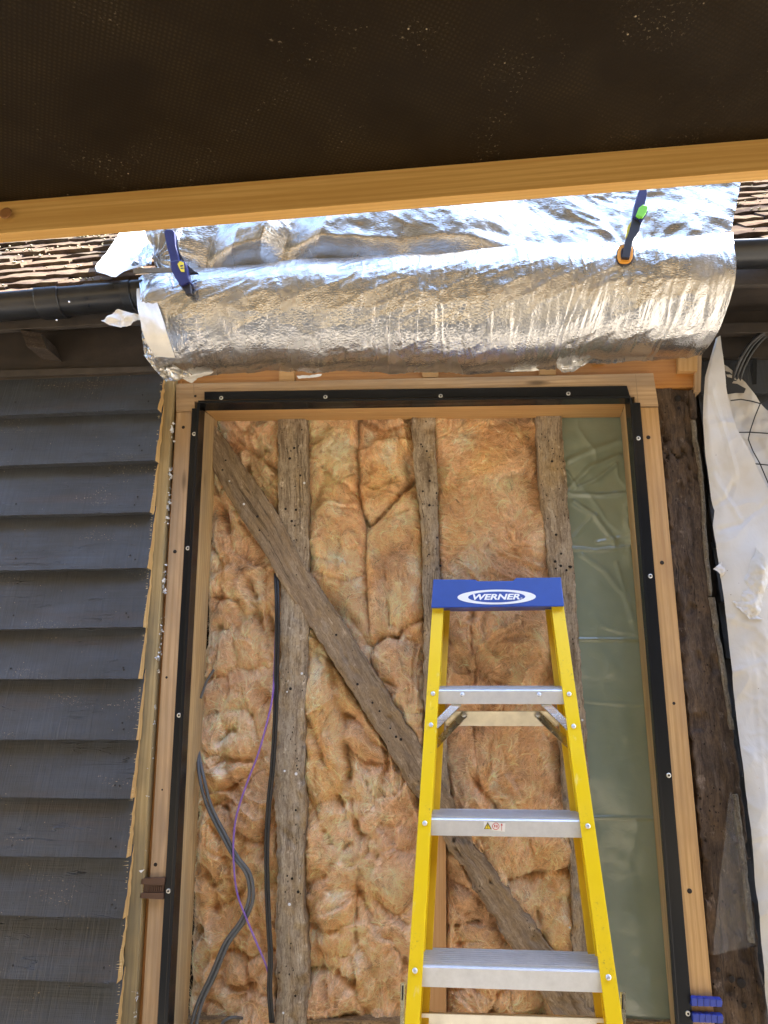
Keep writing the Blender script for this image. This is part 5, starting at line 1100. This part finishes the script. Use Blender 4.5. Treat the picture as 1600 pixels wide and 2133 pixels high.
# upper layer lying on the roof slope
Nx, Ny = 520, 150
Ya = np.linspace(0, 1, Ny)[None]; X = np.linspace(0, 1, Nx)[:, None]
lowc = np.array([P(a_, b_, 2.082) for a_, b_ in ((330, 578), (360, 569), (562, 549), (800, 534), (1080, 517), (1300, 501), (1523, 491))])
xl_ = np.interp(np.linspace(0, 1, Nx), np.linspace(0, 1, 7), lowc[:, 0]); xs_ = xl_[:, None]; zl = np.interp(xl_, lowc[:, 0], lowc[:, 2])[:, None]
topr = P(1537, 352, 2.30)[0]; topl = P(302, 430, 2.30)[0]
sl = Ya * 0.62; _s1 = np.linspace(0, 0.62, Ny)[None]; _w = sstep(0.55, 0.72, X)          # the sheet stands almost upright left of the right clamp and lies back beside it
_a0 = 90 * (1 - _w) + 22 * _w; _an = np.radians(_a0 + (97 - _a0) * sstep(0.0, 0.16, _s1)); _ds = 0.62 / (Ny - 1)
_yo = np.cumsum(np.cos(_an), axis=1) * _ds; _zo = np.cumsum(np.sin(_an), axis=1) * _ds; Yv = 2.118 + (_yo - _yo[:, :1]) + 0 * X
xt = topl + (topr - topl) * X; Xv = xs_ + (xt - xs_) * np.clip(sl / 0.5, 0, 1.1)
Zv = zl - 0.022 + (_zo - _zo[:, :1])
uu = (Xv - topl) * 1.0
pxu = 300 + X * 1230
lobes = np.interp(pxu, [300, 420, 480, 560, 620, 680, 720, 790, 850, 930, 1060, 1530], [0, 0.1, 1.0, 0.25, 0.85, 1.0, 0.25, 1.0, 0.8, 0.5, 0.45, 0.4])
env = sstep(0.015, 0.085, sl) * sstep(0.30, 0.12, sl)
hl = 0.085 * lobes * env; h = 0.010 * fbm(uu * 5, sl * 7, 3, 3) * sstep(0, 0.05, sl)
h = h + 0.0018 * fbm(uu * 20, sl * 16, 5, 4) + 0.0035 * (1 - np.abs(fbm(uu * 13 + sl * 18, sl * 9, 6, 3))) ** 4 * sstep(-0.2, 0.4, vn(uu * 6, sl * 6, 3))
h = h + 0.0005 * fbm(uu * 80, sl * 80, 7, 3)
cu = P(372, 520, 2.3)[0]; du, dt = Xv - cu, sl - 0.10; r = np.hypot(du, dt); a_ = np.arctan2(dt, du); h = h + 0.006 * np.sin(a_ * 15) * np.exp(-r / 0.09)
cu = P(1310, 470, 2.25)[0]; du, dt = Xv - cu, sl - 0.04; r = np.hypot(du, dt); a_ = np.arctan2(dt, du); h = h + 0.005 * np.sin(a_ * 17) * np.exp(-r / 0.10)
Gu = np.stack([Xv, Yv - hl - h * np.sin(_an), Zv + h * np.cos(_an)], -1)
mk('upper_layer', Gu.reshape(-1, 3), grid_faces(Nx, Ny), M['foil'], fb, uv=np.stack([uu, sl + 3 + 0 * uu], -1).reshape(-1, 2), smooth=True)
# white fleece core showing at the left end
A = prof([(288, 588, 2.03), (287, 625, 1.985), (294, 670, 1.962), (306, 712, 1.985), (325, 745, 2.06)], 50); B = prof([(325, 583, 2.03), (328, 625, 1.985), (342, 670, 1.962), (356, 715, 1.985), (367, 748, 2.06)], 50)
u = np.linspace(0, 1, 16)[None, :, None]; Gw = A[:, None] + (B - A)[:, None] * u; Gw[..., 1] -= 0.008 + 0.003 * fbm(np.linspace(0, 1, 50)[:, None] * 6 + 0 * u[..., 0], u[..., 0] * 3, 3, 3)
mk('fleece_edge', Gw.reshape(-1, 3), grid_faces(50, 16)[:, ::-1], M['fleece'], fb, uv=np.stack(np.meshgrid(np.linspace(0, .4, 50), np.linspace(0, .06, 16), indexing='ij'), -1).reshape(-1, 2), smooth=True)
# folded and torn scraps along the lower edge
def scrap(name, pts, Y, mat, parent, amp=0.004, n=16, seed=0):
    pts = [P(a_, b_, Y) for a_, b_ in pts]; c = np.mean(pts, axis=0); bnd = resample(np.array(list(pts) + [pts[0]]), n * 3)[:-1]
    V = [c]; ring = 7
    for k in range(1, ring + 1): V += list(c + (bnd - c) * k / ring)
    V = np.array(V); V[:, 1] -= amp * fbm(V[:, 0] * 60 + seed, V[:, 2] * 60, seed, 4) * 2; m_ = len(bnd); F = []
    for j in range(m_): F.append((0, 1 + j, 1 + (j + 1) % m_))
    for k in range(ring - 1):
        for j in range(m_): a_ = 1 + k * m_ + j; b_ = 1 + k * m_ + (j + 1) % m_; F.append((a_, a_ + m_, b_ + m_, b_))
    return mk(name, V, [f[::-1] for f in F], mat, parent, uv=V[:, [0, 2]], smooth=True)
scrap('torn_flap', [(300, 740), (330, 745), (380, 770), (400, 782), (372, 792), (345, 794), (322, 770)], 2.10, M['foil_crumple'], fb, 0.006, seed=1)
scrap('torn_flap', [(380, 788), (420, 774), (463, 764), (440, 778), (405, 790), (402, 797), (397, 798)], 2.18, M['fleece'], fb, 0.002, seed=2)
scrap('torn_flap', [(618, 783), (660, 780), (671, 779), (668, 785), (640, 787), (622, 789)], 2.235, M['fleece'], fb, 0.002, seed=3)
scrap('torn_flap', [(1050, 769), (1115, 767), (1125, 771), (1100, 774), (1052, 773)], 2.20, M['fleece'], fb, 0.002, seed=4)
scrap('torn_flap', [(1160, 752), (1235, 748), (1208, 766), (1195, 776), (1175, 774), (1160, 768)], 2.19, M['foil_crumple'], fb, 0.005, seed=5)
scrap('torn_flap', [(295, 668), (318, 690), (318, 742), (312, 752), (300, 738), (296, 700)], 2.03, M['foil_crumple'], fb, 0.006, seed=6)
# loose white offcuts and a crumpled foil scrap by the left gutter
def on_roof(pts, off): return [PO(p, (0, -1, 1), roofz(0), 0) for p in pts]
def roof_scrap(name, pts, off, mat, lab, cat, amp, seed):
    g_ = np.array([0, -1.0, 1.0]); cc = roofz(0.0, -0.75) + off * 1.414
    w_ = [PO(p, g_, cc) for p in pts]; c = np.mean(w_, axis=0); bnd = resample(np.array(w_ + [w_[0]]), 48)[:-1]; V = [c]; ring = 8
    for k in range(1, ring + 1): V += list(c + (bnd - c) * k / ring)
    V = np.array(V); d = amp * fbm(V[:, 0] * 30 + seed, V[:, 2] * 30, seed, 4); V[:, 1] -= 0.7 * d; V[:, 2] += 0.7 * d; m_ = len(bnd); F = [(0, 1 + (j + 1) % m_, 1 + j) for j in range(m_)]
    for k in range(ring - 1):
        for j in range(m_): a_ = 1 + k * m_ + j; b_ = 1 + k * m_ + (j + 1) % m_; F.append((a_, b_, b_ + m_, a_ + m_))
    return tag(mk(name, V, F, mat, None, uv=V[:, [0, 2]], smooth=True), lab, cat)
roof_scrap('fleece_sheet', [(258, 460), (318, 455), (330, 520), (300, 556), (262, 556), (237, 581), (195, 559), (240, 502)], 0.045, M['fleece'], 'sunlit white fleece offcut lying on the tiles left of the foil', 'fleece offcut', 0.006, 1)
roof_scrap('foil_scrap', [(272, 538), (285, 522), (312, 512), (323, 520), (312, 545), (284, 556), (270, 552)], 0.075, M['foil_crumple'], 'small crumpled foil scrap on the white fleece beside the left clamp', 'foil scrap', 0.02, 2)
o = scrap('fleece_strip', [(210, 668), (244, 643), (296, 658), (294, 664), (272, 676), (255, 681), (232, 678)], 1.99, M['fleece'], None, 0.003, seed=7)
tag(o, 'white ribbed fleece tag poking out below the left gutter end', 'fleece strip')

# ------------------------------------------------------------------ spring-grip clamps on the foil
def pp(pts, Y): return [P(a_, b_, Y) for a_, b_ in pts]
cl = thing('bar_clamp', 'dark blue bar clamp with yellow label and steel bar, left on the foil', 'clamp', P(370, 590, 1.97), 'clamps holding the foil')
yb = 1.942; bk = (0, 0.022, 0.004); zz3 = lambda pts: [(a_ / 3.2, 440 + b_ / 3.2) for a_, b_ in pts]
prism('handle', pp(zz3([(1092, 135), (1105, 122), (1150, 122), (1163, 140), (1170, 230), (1190, 300), (1195, 340), (1135, 330), (1128, 290), (1112, 240)]), yb), bk, M['clamp_blue'], cl, 0.002)
prism('body', pp(zz3([(1133, 332), (1195, 322), (1235, 335), (1248, 380), (1255, 440), (1268, 470), (1205, 500), (1165, 440), (1140, 390)]), yb - 0.004), (0, 0.03, 0.004), M['clamp_blue'], cl, 0.003)
prism('jaw', pp(zz3([(1188, 480), (1262, 455), (1272, 520), (1276, 550), (1240, 553), (1225, 520)]), yb + 0.004), (0, 0.016, 0.0), M['clamp_black'], cl, 0.002)
prism('trigger', pp(zz3([(1172, 150), (1190, 260), (1240, 350), (1300, 400), (1320, 408), (1262, 412), (1210, 330), (1176, 240)]), yb + 0.012), (0, 0.012, 0), M['clamp_black'], cl, 0.001)
prism('bar', pp(zz3([(885, 380), (1165, 373), (1166, 402), (890, 412)]), yb + 0.006), (0, 0.006, 0), M['steel'], cl, 0.0008)
prism('label_sticker', pp(zz3([(1183, 352), (1200, 332), (1222, 340), (1230, 404), (1206, 402)]), yb - 0.0052), (0, 0.0012, 0), M['label_yellow'], cl)
flat_print('label_print', [zz3([(1200, 362), (1222, 358), (1223, 366), (1202, 370)]), zz3([(1204, 378), (1226, 376), (1227, 381), (1205, 384)])], yb - 0.0056, M['clamp_blue'], cl)
cl = thing('bar_clamp', 'dark blue bar clamp with orange jaw pad and lime tab on the foil', 'clamp', P(1305, 540, 1.97), 'clamps holding the foil')
z5 = lambda pts: [(1000 + a_ / 2.667, 380 + b_ / 2.667) for a_, b_ in pts]
prism('handle', pp(z5([(888, 35), (905, 24), (926, 30), (930, 60), (915, 130), (935, 160), (895, 230), (880, 200), (868, 205), (850, 190), (862, 120), (878, 70)]), yb - 0.01), bk, M['clamp_blue'], cl, 0.002)
prism('body', pp(z5([(850, 190), (895, 225), (885, 270), (850, 320), (832, 420), (788, 418), (808, 320), (830, 270)]), yb - 0.006), (0, 0.028, 0), M['clamp_black'], cl, 0.002)
prism('trigger', pp(z5([(822, 240), (842, 212), (846, 262), (822, 300), (812, 300)]), yb + 0.006), (0, 0.012, 0), M['label_yellow'], cl, 0.001)
prism('release_tab', pp(z5([(868, 180), (882, 140), (905, 122), (934, 130), (925, 165), (905, 192), (880, 190)]), yb - 0.018), (0, 0.012, 0), M['lime'], cl, 0.002)
pad = [];
for k in range(22):
    a_ = 2 * math.pi * k / 22; pad.append((808 + 42 * math.copysign(abs(math.cos(a_)) ** 0.7, math.cos(a_)) + 4 * -math.sin(a_), 394 + 52 * math.copysign(abs(math.sin(a_)) ** 0.7, math.sin(a_))))
prism('jaw_pad', pp(z5(pad), yb + 0.004), (0, 0.012, 0), M['clamp_pad'], cl, 0.002)
pad2 = [(808 + (a_ - 808) * 0.62, 394 + (b_ - 394) * 0.66) for a_, b_ in pad]
prism('pad_recess', pp(z5(pad2), yb + 0.0025), (0, 0.004, 0), M['clamp_black'], cl)
prism('jaw_rim', pp(z5([(808 + (a_ - 808) * 1.14, 398 + (b_ - 394) * 1.10) for a_, b_ in pad]), yb + 0.011), (0, 0.01, 0), M['clamp_black'], cl)

# ------------------------------------------------------------------ canopy overhead
cp = thing('canopy', 'dark woven membrane canopy close overhead with a bright pine edge batten', 'canopy', (0, 1.1, 2.3))
YC = 1.25
e0, e1 = P(0, 425, YC), P(1600, 294, YC); ex = e1 - e0
eL, eR = e0 - ex * 0.8, e1 + ex * 2.1
back = np.array([0.0, -math.cos(math.radians(7)), math.sin(math.radians(7))])
n, m_ = 160, 90; U = np.linspace(0, 1, n)[:, None, None]; W = np.linspace(0, 1, m_)[None, :, None]
G = eL + (eR - eL) * U + back * W * 2.5
x, y = G[..., 0], W[..., 0] * 2.5 + 0 * U[..., 0]
wv = 0.006 * fbm(x * 2.5, y * 3, 2, 3) * sstep(0, 0.1, y) + 0.004 * (1 - np.abs(fbm(x * 6 + y * 7, y * 3 - x, 4, 2))) ** 4 * sstep(0, 0.06, y)
G[..., 2] += 0.004 - wv
mk('membrane', G.reshape(-1, 3), grid_faces(n, m_), M['canopy'], cp, uv=np.stack([x, y], -1).reshape(-1, 2), smooth=True)
f0, f1 = P(0, 487, YC - 0.012), P(1600, 354, YC - 0.012); fx = f1 - f0
q0, q1 = eL, eR; r0, r1 = f0 - fx * 0.8, f1 + fx * 2.1
dd = np.array([0, 0.05, 0.015]); upv = (q0 - r0) / np.linalg.norm(q0 - r0) * 0.075
bm = bmesh.new(); hexa(bm, [q0 + upv, r0, r1, q1 + upv, q0 + upv + dd, r0 + dd, r1 + dd, q1 + upv + dd], 0.0015); bmesh.ops.recalc_face_normals(bm, faces=bm.faces); box_uv(bm, tuple(ex)); bm_obj('edge_batten', bm, M['pine_edge'], cp)
put('knot', disc_mesh('knot', 0.012, 0.0008, [wood('knot_wood', (0.36, 0.16, 0.04), (0.20, 0.08, 0.02)), M['hole']], 18, False), P(12, 444, YC - 0.014), cp)
# canopy legs outside the frame on both sides, standing on the ground
for xx in (float(eL[0]) + 0.03, float(eR[0]) - 0.03):
    bm = bmesh.new(); zt = float(np.interp(xx, [eL[0], eR[0]], [eL[2], eR[2]])) + 0.01
    hexa(bm, [(xx - .03, YC + .015, zt), (xx - .03, YC + .015, 0), (xx + .03, YC + .015, 0), (xx + .03, YC + .015, zt), (xx - .03, YC + .07, zt), (xx - .03, YC + .07, 0), (xx + .03, YC + .07, 0), (xx + .03, YC + .07, zt)], 0.002)
    bmesh.ops.recalc_face_normals(bm, faces=bm.faces); box_uv(bm, (0, 0, 1)); bm_obj('leg', bm, M['pine_edge'], cp)

# ------------------------------------------------------------------ stepladder leaning in the opening
LG = np.array([0.056, 1.0, -0.328]); LC = LG @ np.array([0, 2.13, 1.45])
def PL(px, py, off=0.0): return PO((px, py), LG, LC, off)
LN = -LG / np.linalg.norm(LG)
lx = np.array([1.0, -0.056, 0.0]); lx /= np.linalg.norm(lx)
lup = np.cross(LN, lx); lup = lup if lup[2] > 0 else -lup
ld = thing('stepladder', 'yellow fibreglass stepladder with blue top cap and aluminium steps, leaning in the opening', 'stepladder', PL(1065, 2600))
def sweep(name, sec, a, b, mat, parent, bevel=0.0, xa=None):
    """2-D section (x along lx, y away from the camera) swept from a to b"""
    X_ = lx if xa is None else xa; bm = bmesh.new()
    va = [bm.verts.new(tuple(a + X_ * q[0] - LN * q[1])) for q in sec]; vb = [bm.verts.new(tuple(b + X_ * q[0] - LN * q[1])) for q in sec]; n = len(sec)
    for k in range(n): bm.faces.new((va[k], va[(k + 1) % n], vb[(k + 1) % n], vb[k]))
    bm.faces.new(va[::-1]); bm.faces.new(vb); bmesh.ops.recalc_face_normals(bm, faces=bm.faces)
    if bevel: bmesh.ops.bevel(bm, geom=bm.edges[:], offset=bevel, segments=2, affect='EDGES', profile=0.6)
    return bm_obj(name, bm, mat, parent)
def rail(outer, inner, sgn, name, mat, off=0.0, depth=0.068, wid=None):
    (ox0, oy0), (ox1, oy1) = outer; (ix0, _), (ix1, _) = inner
    a = PL(ox0, oy0, off); b = PL(ox1, oy1, off); wd = wid or 0.5 * (np.linalg.norm(PL(ix0, oy0, off) - a) + np.linalg.norm(PL(ix1, oy1, off) - b))
    b = a + (b - a) * ((a[2] - 0.02) / (a[2] - b[2])) 
    t = 0.0045; s = sgn
    sec = [(0, 0), (s * wd, 0), (s * wd, t), (s * t, t), (s * t, depth - t), (s * wd * 0.95, depth - t), (s * wd * 0.95, depth), (0, depth)]
    if s < 0: sec = sec[::-1]
    return sweep(name, sec, a, b, mat, ld, 0.0012)
rail(((901, 1258), (843, 2133)), ((924.5, 0), (874, 0)), 1, 'front_rail', M['yellow'])
rail(((1173.5, 1255), (1298, 2133)), ((1149.5, 0), (1261, 0)), -1, 'front_rail', M['yellow'])
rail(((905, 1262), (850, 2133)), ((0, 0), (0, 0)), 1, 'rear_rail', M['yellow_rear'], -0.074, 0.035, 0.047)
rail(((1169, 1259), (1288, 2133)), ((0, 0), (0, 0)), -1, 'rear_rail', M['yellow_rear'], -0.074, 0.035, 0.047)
# steps: ribbed tread with front lip
def step(name, fl, fr_, hgt, depth, ribs, label=None):
    a = PL(*fl, -0.003); b = PL(*fr_, -0.003); ax = (b - a); L = np.linalg.norm(ax); ax /= L
    back_ = np.array([0.056, 1.0, 0.085]); back_ /= np.linalg.norm(back_); down = np.array([0, 0.10, -1.0]); down /= np.linalg.norm(down)
    pr = [(0.0, hgt), (0.0, 0.003), (0.003, 0.0)]
    if ribs:
        k0 = 0.008; pt = (depth - 0.012) / ribs
        for k in range(ribs): y = k0 + k * pt; pr += [(y, 0), (y + pt * 0.12, -0.0045), (y + pt * 0.45, -0.0045), (y + pt * 0.65, 0.0)]
    pr += [(depth, 0.0), (depth + 0.002, -0.004), (depth + 0.005, -0.004), (depth + 0.005, 0.022), (depth, 0.022), (depth - 0.002, 0.004), (0.004, 0.004), (0.004, hgt)]
    bm = bmesh.new(); va = [bm.verts.new(tuple(a + back_ * y + down * z)) for y, z in pr]; vb = [bm.verts.new(tuple(b + back_ * y + down * z)) for y, z in pr]; n = len(pr)
    for k in range(n): bm.faces.new((va[k], va[(k + 1) % n], vb[(k + 1) % n], vb[k]))
    bm.faces.new(va[::-1]); bm.faces.new(vb); bmesh.ops.recalc_face_normals(bm, faces=bm.faces)
    return bm_obj(name, bm, M['alu'], ld)
step('step', (913, 1437), (1175, 1437), 0.037, 0.085, 9)
st2 = step('step', (897.5, 1705), (1211, 1709), 0.040, 0.085, 9)
step('step', (878, 2012), (1253, 2023), 0.044, 0.088, 7)
step('step', (858, 2362), (1300, 2376), 0.046, 0.09, 11)
# rear cross bars
def bar(name, p0, p1, hgt, off, mat, th=0.012):
    a = PL(*p0, off); b = PL(*p1, off); d = np.array([0, 0.1, -1.0]) * hgt; bkv = np.array([0, th, 0])
    bm = bmesh.new(); hexa(bm, [a, a + d, b + d, b, a + bkv, a + d + bkv, b + d + bkv, b + bkv], 0.0015); bmesh.ops.recalc_face_normals(bm, faces=bm.faces); return bm_obj(name, bm, mat, ld)
bar('rear_bar', (926, 1481), (1178, 1481), 0.040, -0.082, M['alu_rear'])
bar('rear_bar', (877, 2110), (1259, 2121), 0.046, -0.07, M['alu_rear'])
# gusset braces under the first step and on the rear bar
def gusset(name, p0, p1, wpx, off0, off1, mat):
    a = PL(*p0, off0); b = PL(*p1, off1); t = b - a; L = np.linalg.norm(t); t /= L; s = np.cross(t, LN); s /= np.linalg.norm(s); wd = wpx / FPX * 2.1
    bm = bmesh.new(); sec = [(-wd / 2, 0.0), (-wd / 2, -0.008), (-wd / 2 + 0.002, -0.008), (-wd / 2 + 0.002, -0.002), (wd / 2 - 0.002, -0.002), (wd / 2 - 0.002, -0.008), (wd / 2, -0.008), (wd / 2, 0.0)]
    va = [bm.verts.new(tuple(a + s * x_ + LN * y_)) for x_, y_ in sec]; vb = [bm.verts.new(tuple(b + s * x_ + LN * y_)) for x_, y_ in sec]; n = len(sec)
    for k in range(n): bm.faces.new((va[k], va[(k + 1) % n], vb[(k + 1) % n], vb[k]))
    bm.faces.new(va[::-1]); bm.faces.new(vb); bmesh.ops.recalc_face_normals(bm, faces=bm.faces); return bm_obj(name, bm, mat, ld)
gusset('gusset', (955, 1463), (906, 1512), 15, -0.025, -0.012, M['zinc']); gusset('gusset', (1133, 1463), (1187, 1515), 15, -0.025, -0.012, M['zinc'])
gusset('gusset', (968, 1487), (906, 1553), 14, -0.068, -0.072, M['zinc']); gusset('gusset', (1119, 1487), (1190, 1556), 14, -0.068, -0.072, M['zinc'])
rv = disc_mesh('rivet', 0.0062, 0.0045, [M['alu'], M['hole']], 16, False)
RQ = Vector((0, -1, 0)).rotation_difference(Vector(tuple(LN))).to_euler()
for px, py in ((902, 1445), (1185.5, 1446), (898, 1510), (1195, 1513), (885, 1715), (1224.5, 1721), (864.5, 2022), (1267.4, 2036)): put('rivet', rv, PL(px, py, 0.0002), ld, RQ)
for px, py in ((963, 1447), (1123, 1447)): put('rivet', rv, PL(px, py, -0.0028), ld, RQ)
for px, py in ((966, 1489), (1121, 1489)): put('rivet', rv, PL(px, py, -0.056), ld, RQ, 1.1)
# folding spreaders at the sides
for x0, x1, y0, xb0, xb1 in ((834.5, 840, 2048, 831, 838), (1293, 1299.5, 2066, 1297, 1304)):
    bar_ = prism('spreader', [PL(x0, y0, -0.03), PL(x1 + 4, y0, -0.03), PL(xb1 + 2, 2300, -0.03), PL(xb0, 2300, -0.03)], tuple(-LN * 0.004), M['zinc'], ld, 0.0008, (0, 0, 1))
    prism('spreader_slot', [PL(x0 + 3, y0 + 5, -0.0285), PL(x0 + 6, y0 + 5, -0.0285), PL(x0 + 5, y0 + 36, -0.0285), PL(x0 + 2, y0 + 36, -0.0285)], tuple(-LN * 0.001), M['clamp_black'], ld)
# top cap
cf = 0.016
TLc, TRc, BRc, BLc = PL(902.5, 1206.5, cf), PL(1168.8, 1202.5, cf), PL(1175.5, 1262.5, cf), PL(898, 1266, cf)
n1, n2, n3, n4 = PL(991, 1207, cf), PL(995, 1210.5, cf), PL(1069, 1209.5, cf), PL(1075, 1203.5, cf)
bkc = np.array([0.056, 1.0, 0.02]) * 0.135
prism('top_cap', [TLc, BLc, BRc, TRc, n4, n3, n2, n1], bkc, M['cap_blue'], ld, 0.003)
cw_ = np.cross(TRc - TLc, BLc - TLc); cw_ /= np.linalg.norm(cw_); cw_ = cw_ if cw_[1] < 0 else -cw_
cgl = cw_; cc_ = cgl @ TLc
def PC(px, py, off):
    d = rays(px, py); t = (cc_ + off - cgl @ EYE) / (d @ cgl); return EYE + d * t
e_c = (1034.7, 1243.5); tilt = -0.010
def ell(rx, ry, off, k=48):
    return [PC(e_c[0] + rx * math.cos(2 * math.pi * q / k), e_c[1] + ry * math.sin(2 * math.pi * q / k) + tilt * rx * math.cos(2 * math.pi * q / k), off) for q in range(k)]
mk('logo_oval', ell(81.7, 15.4, 0.0012), [tuple(range(48))[::-1]], M['print_white'], ld)
mk('logo_oval', ell(59.5, 11.4, 0.0018), [tuple(range(48))[::-1]], M['cap_blue'], ld)
def text_mesh(name, s, origin, xdir, ydir, height, mat, parent, width=None, bold=0.0, shear=0.0):
    cu_ = bpy.data.curves.new(name, 'FONT'); cu_.body = s; cu_.size = 1.0; cu_.offset = bold; cu_.shear = shear; cu_.align_x = 'CENTER'; cu_.align_y = 'CENTER'
    ob = bpy.data.objects.new(name, cu_); C.objects.link(ob); dg = bpy.context.evaluated_depsgraph_get(); me = bpy.data.meshes.new_from_object(ob.evaluated_get(dg)); bpy.data.objects.remove(ob)
    co = np.array([v.co[:] for v in me.vertices]); lo, hi = co.min(0), co.max(0); c = (lo + hi) / 2
    sy = height / (hi[1] - lo[1]); sx = (width / (hi[0] - lo[0])) if width else sy
    W_ = origin + ((co[:, 0] - c[0]) * sx)[:, None] * xdir + ((co[:, 1] - c[1]) * sy)[:, None] * ydir
    me.vertices.foreach_set('co', W_.ravel()); me.update(); me.materials.clear(); me.materials.append(mat); return link(name, me, parent)
xd = PC(1134.7, 1242.5, 0) - PC(934.7, 1244.5, 0); xd /= np.linalg.norm(xd); yd = np.cross(cgl, xd); yd = yd if yd[2] > 0 else -yd
px2m = np.linalg.norm(PC(1084.7, 1243, 0) - PC(984.7, 1243, 0)) / 100
text_mesh('logo_lettering', 'WERNER', PC(1034, 1243.2, 0.0024), xd, yd, 13.5 * px2m, M['print_white'], ld, 98 * px2m, 0.035, 0.25)
text_mesh('logo_mark', '\u00ae', PC(1086.5, 1246.5, 0.0024), xd, yd, 4.5 * px2m, M['print_white'], ld)
# warning sticker on the second step
s2n = np.array([0.056 * -1, -1.0, -0.1]); s2n /= np.linalg.norm(s2n); s2c = s2n @ PL(1050, 1708, -0.003)
def PS(px, py, off):
    d = rays(px, py); t = (s2c + off - s2n @ EYE) / (d @ s2n); return EYE + d * t
def spr(name, polys, off, mat):
    V = []; F = []
    for poly in polys: k = len(V); V += [PS(a_, b_, off) for a_, b_ in poly]; F.append(tuple(range(k, len(V)))[::-1])
    return mk(name, V, F, mat, st_k)
z7 = lambda pts: [(800 + a_ / 2.963, 1600 + b_ / 2.963) for a_, b_ in pts]
circ = lambda cx_, cy_, r, k=24: [(cx_ + r * math.cos(2 * math.pi * q / k), cy_ + r * math.sin(2 * math.pi * q / k)) for q in range(k)]
st_k = ld
st_k = spr('warning_sticker', [z7([(616, 326), (749, 340), (746, 393), (614, 376)])], 0.0012, M['print_white'])
spr('warning_triangle', [z7([(640, 336), (662, 376), (619, 374)])], 0.0018, M['print_yellow'])
spr('triangle_outline', [z7(p) for p in ([(640, 334), (643, 337), (621, 375), (617, 375)], [(640, 334), (665, 377), (660, 377), (638, 338)], [(617, 373), (665, 376), (665, 378), (617, 376)])], 0.0021, M['print_black'])
spr('triangle_mark', [z7([(638, 348), (642, 348), (641.5, 364), (638.5, 364)]), z7([(638, 367), (642, 367), (642, 371), (638, 371)])], 0.0024, M['print_black'])
spr('round_sign', [z7(circ(690, 359, 22))], 0.0018, M['print_red']); spr('round_sign_inner', [z7(circ(690, 359, 18))], 0.0021, M['print_white'])
spr('footprint', [z7([(684 + 4 * math.cos(q * 0.7), 357 + 11 * math.sin(q * 0.7)) for q in range(9)]), z7([(697 + 4 * math.cos(q * 0.7), 359 + 11 * math.sin(q * 0.7)) for q in range(9)])], 0.0024, M['print_red'])
spr('arrow', [z7([(725, 352), (728, 352), (728, 386), (725, 386)]), z7([(726.5, 340), (733, 354), (720, 354)])], 0.0018, M['print_red'])
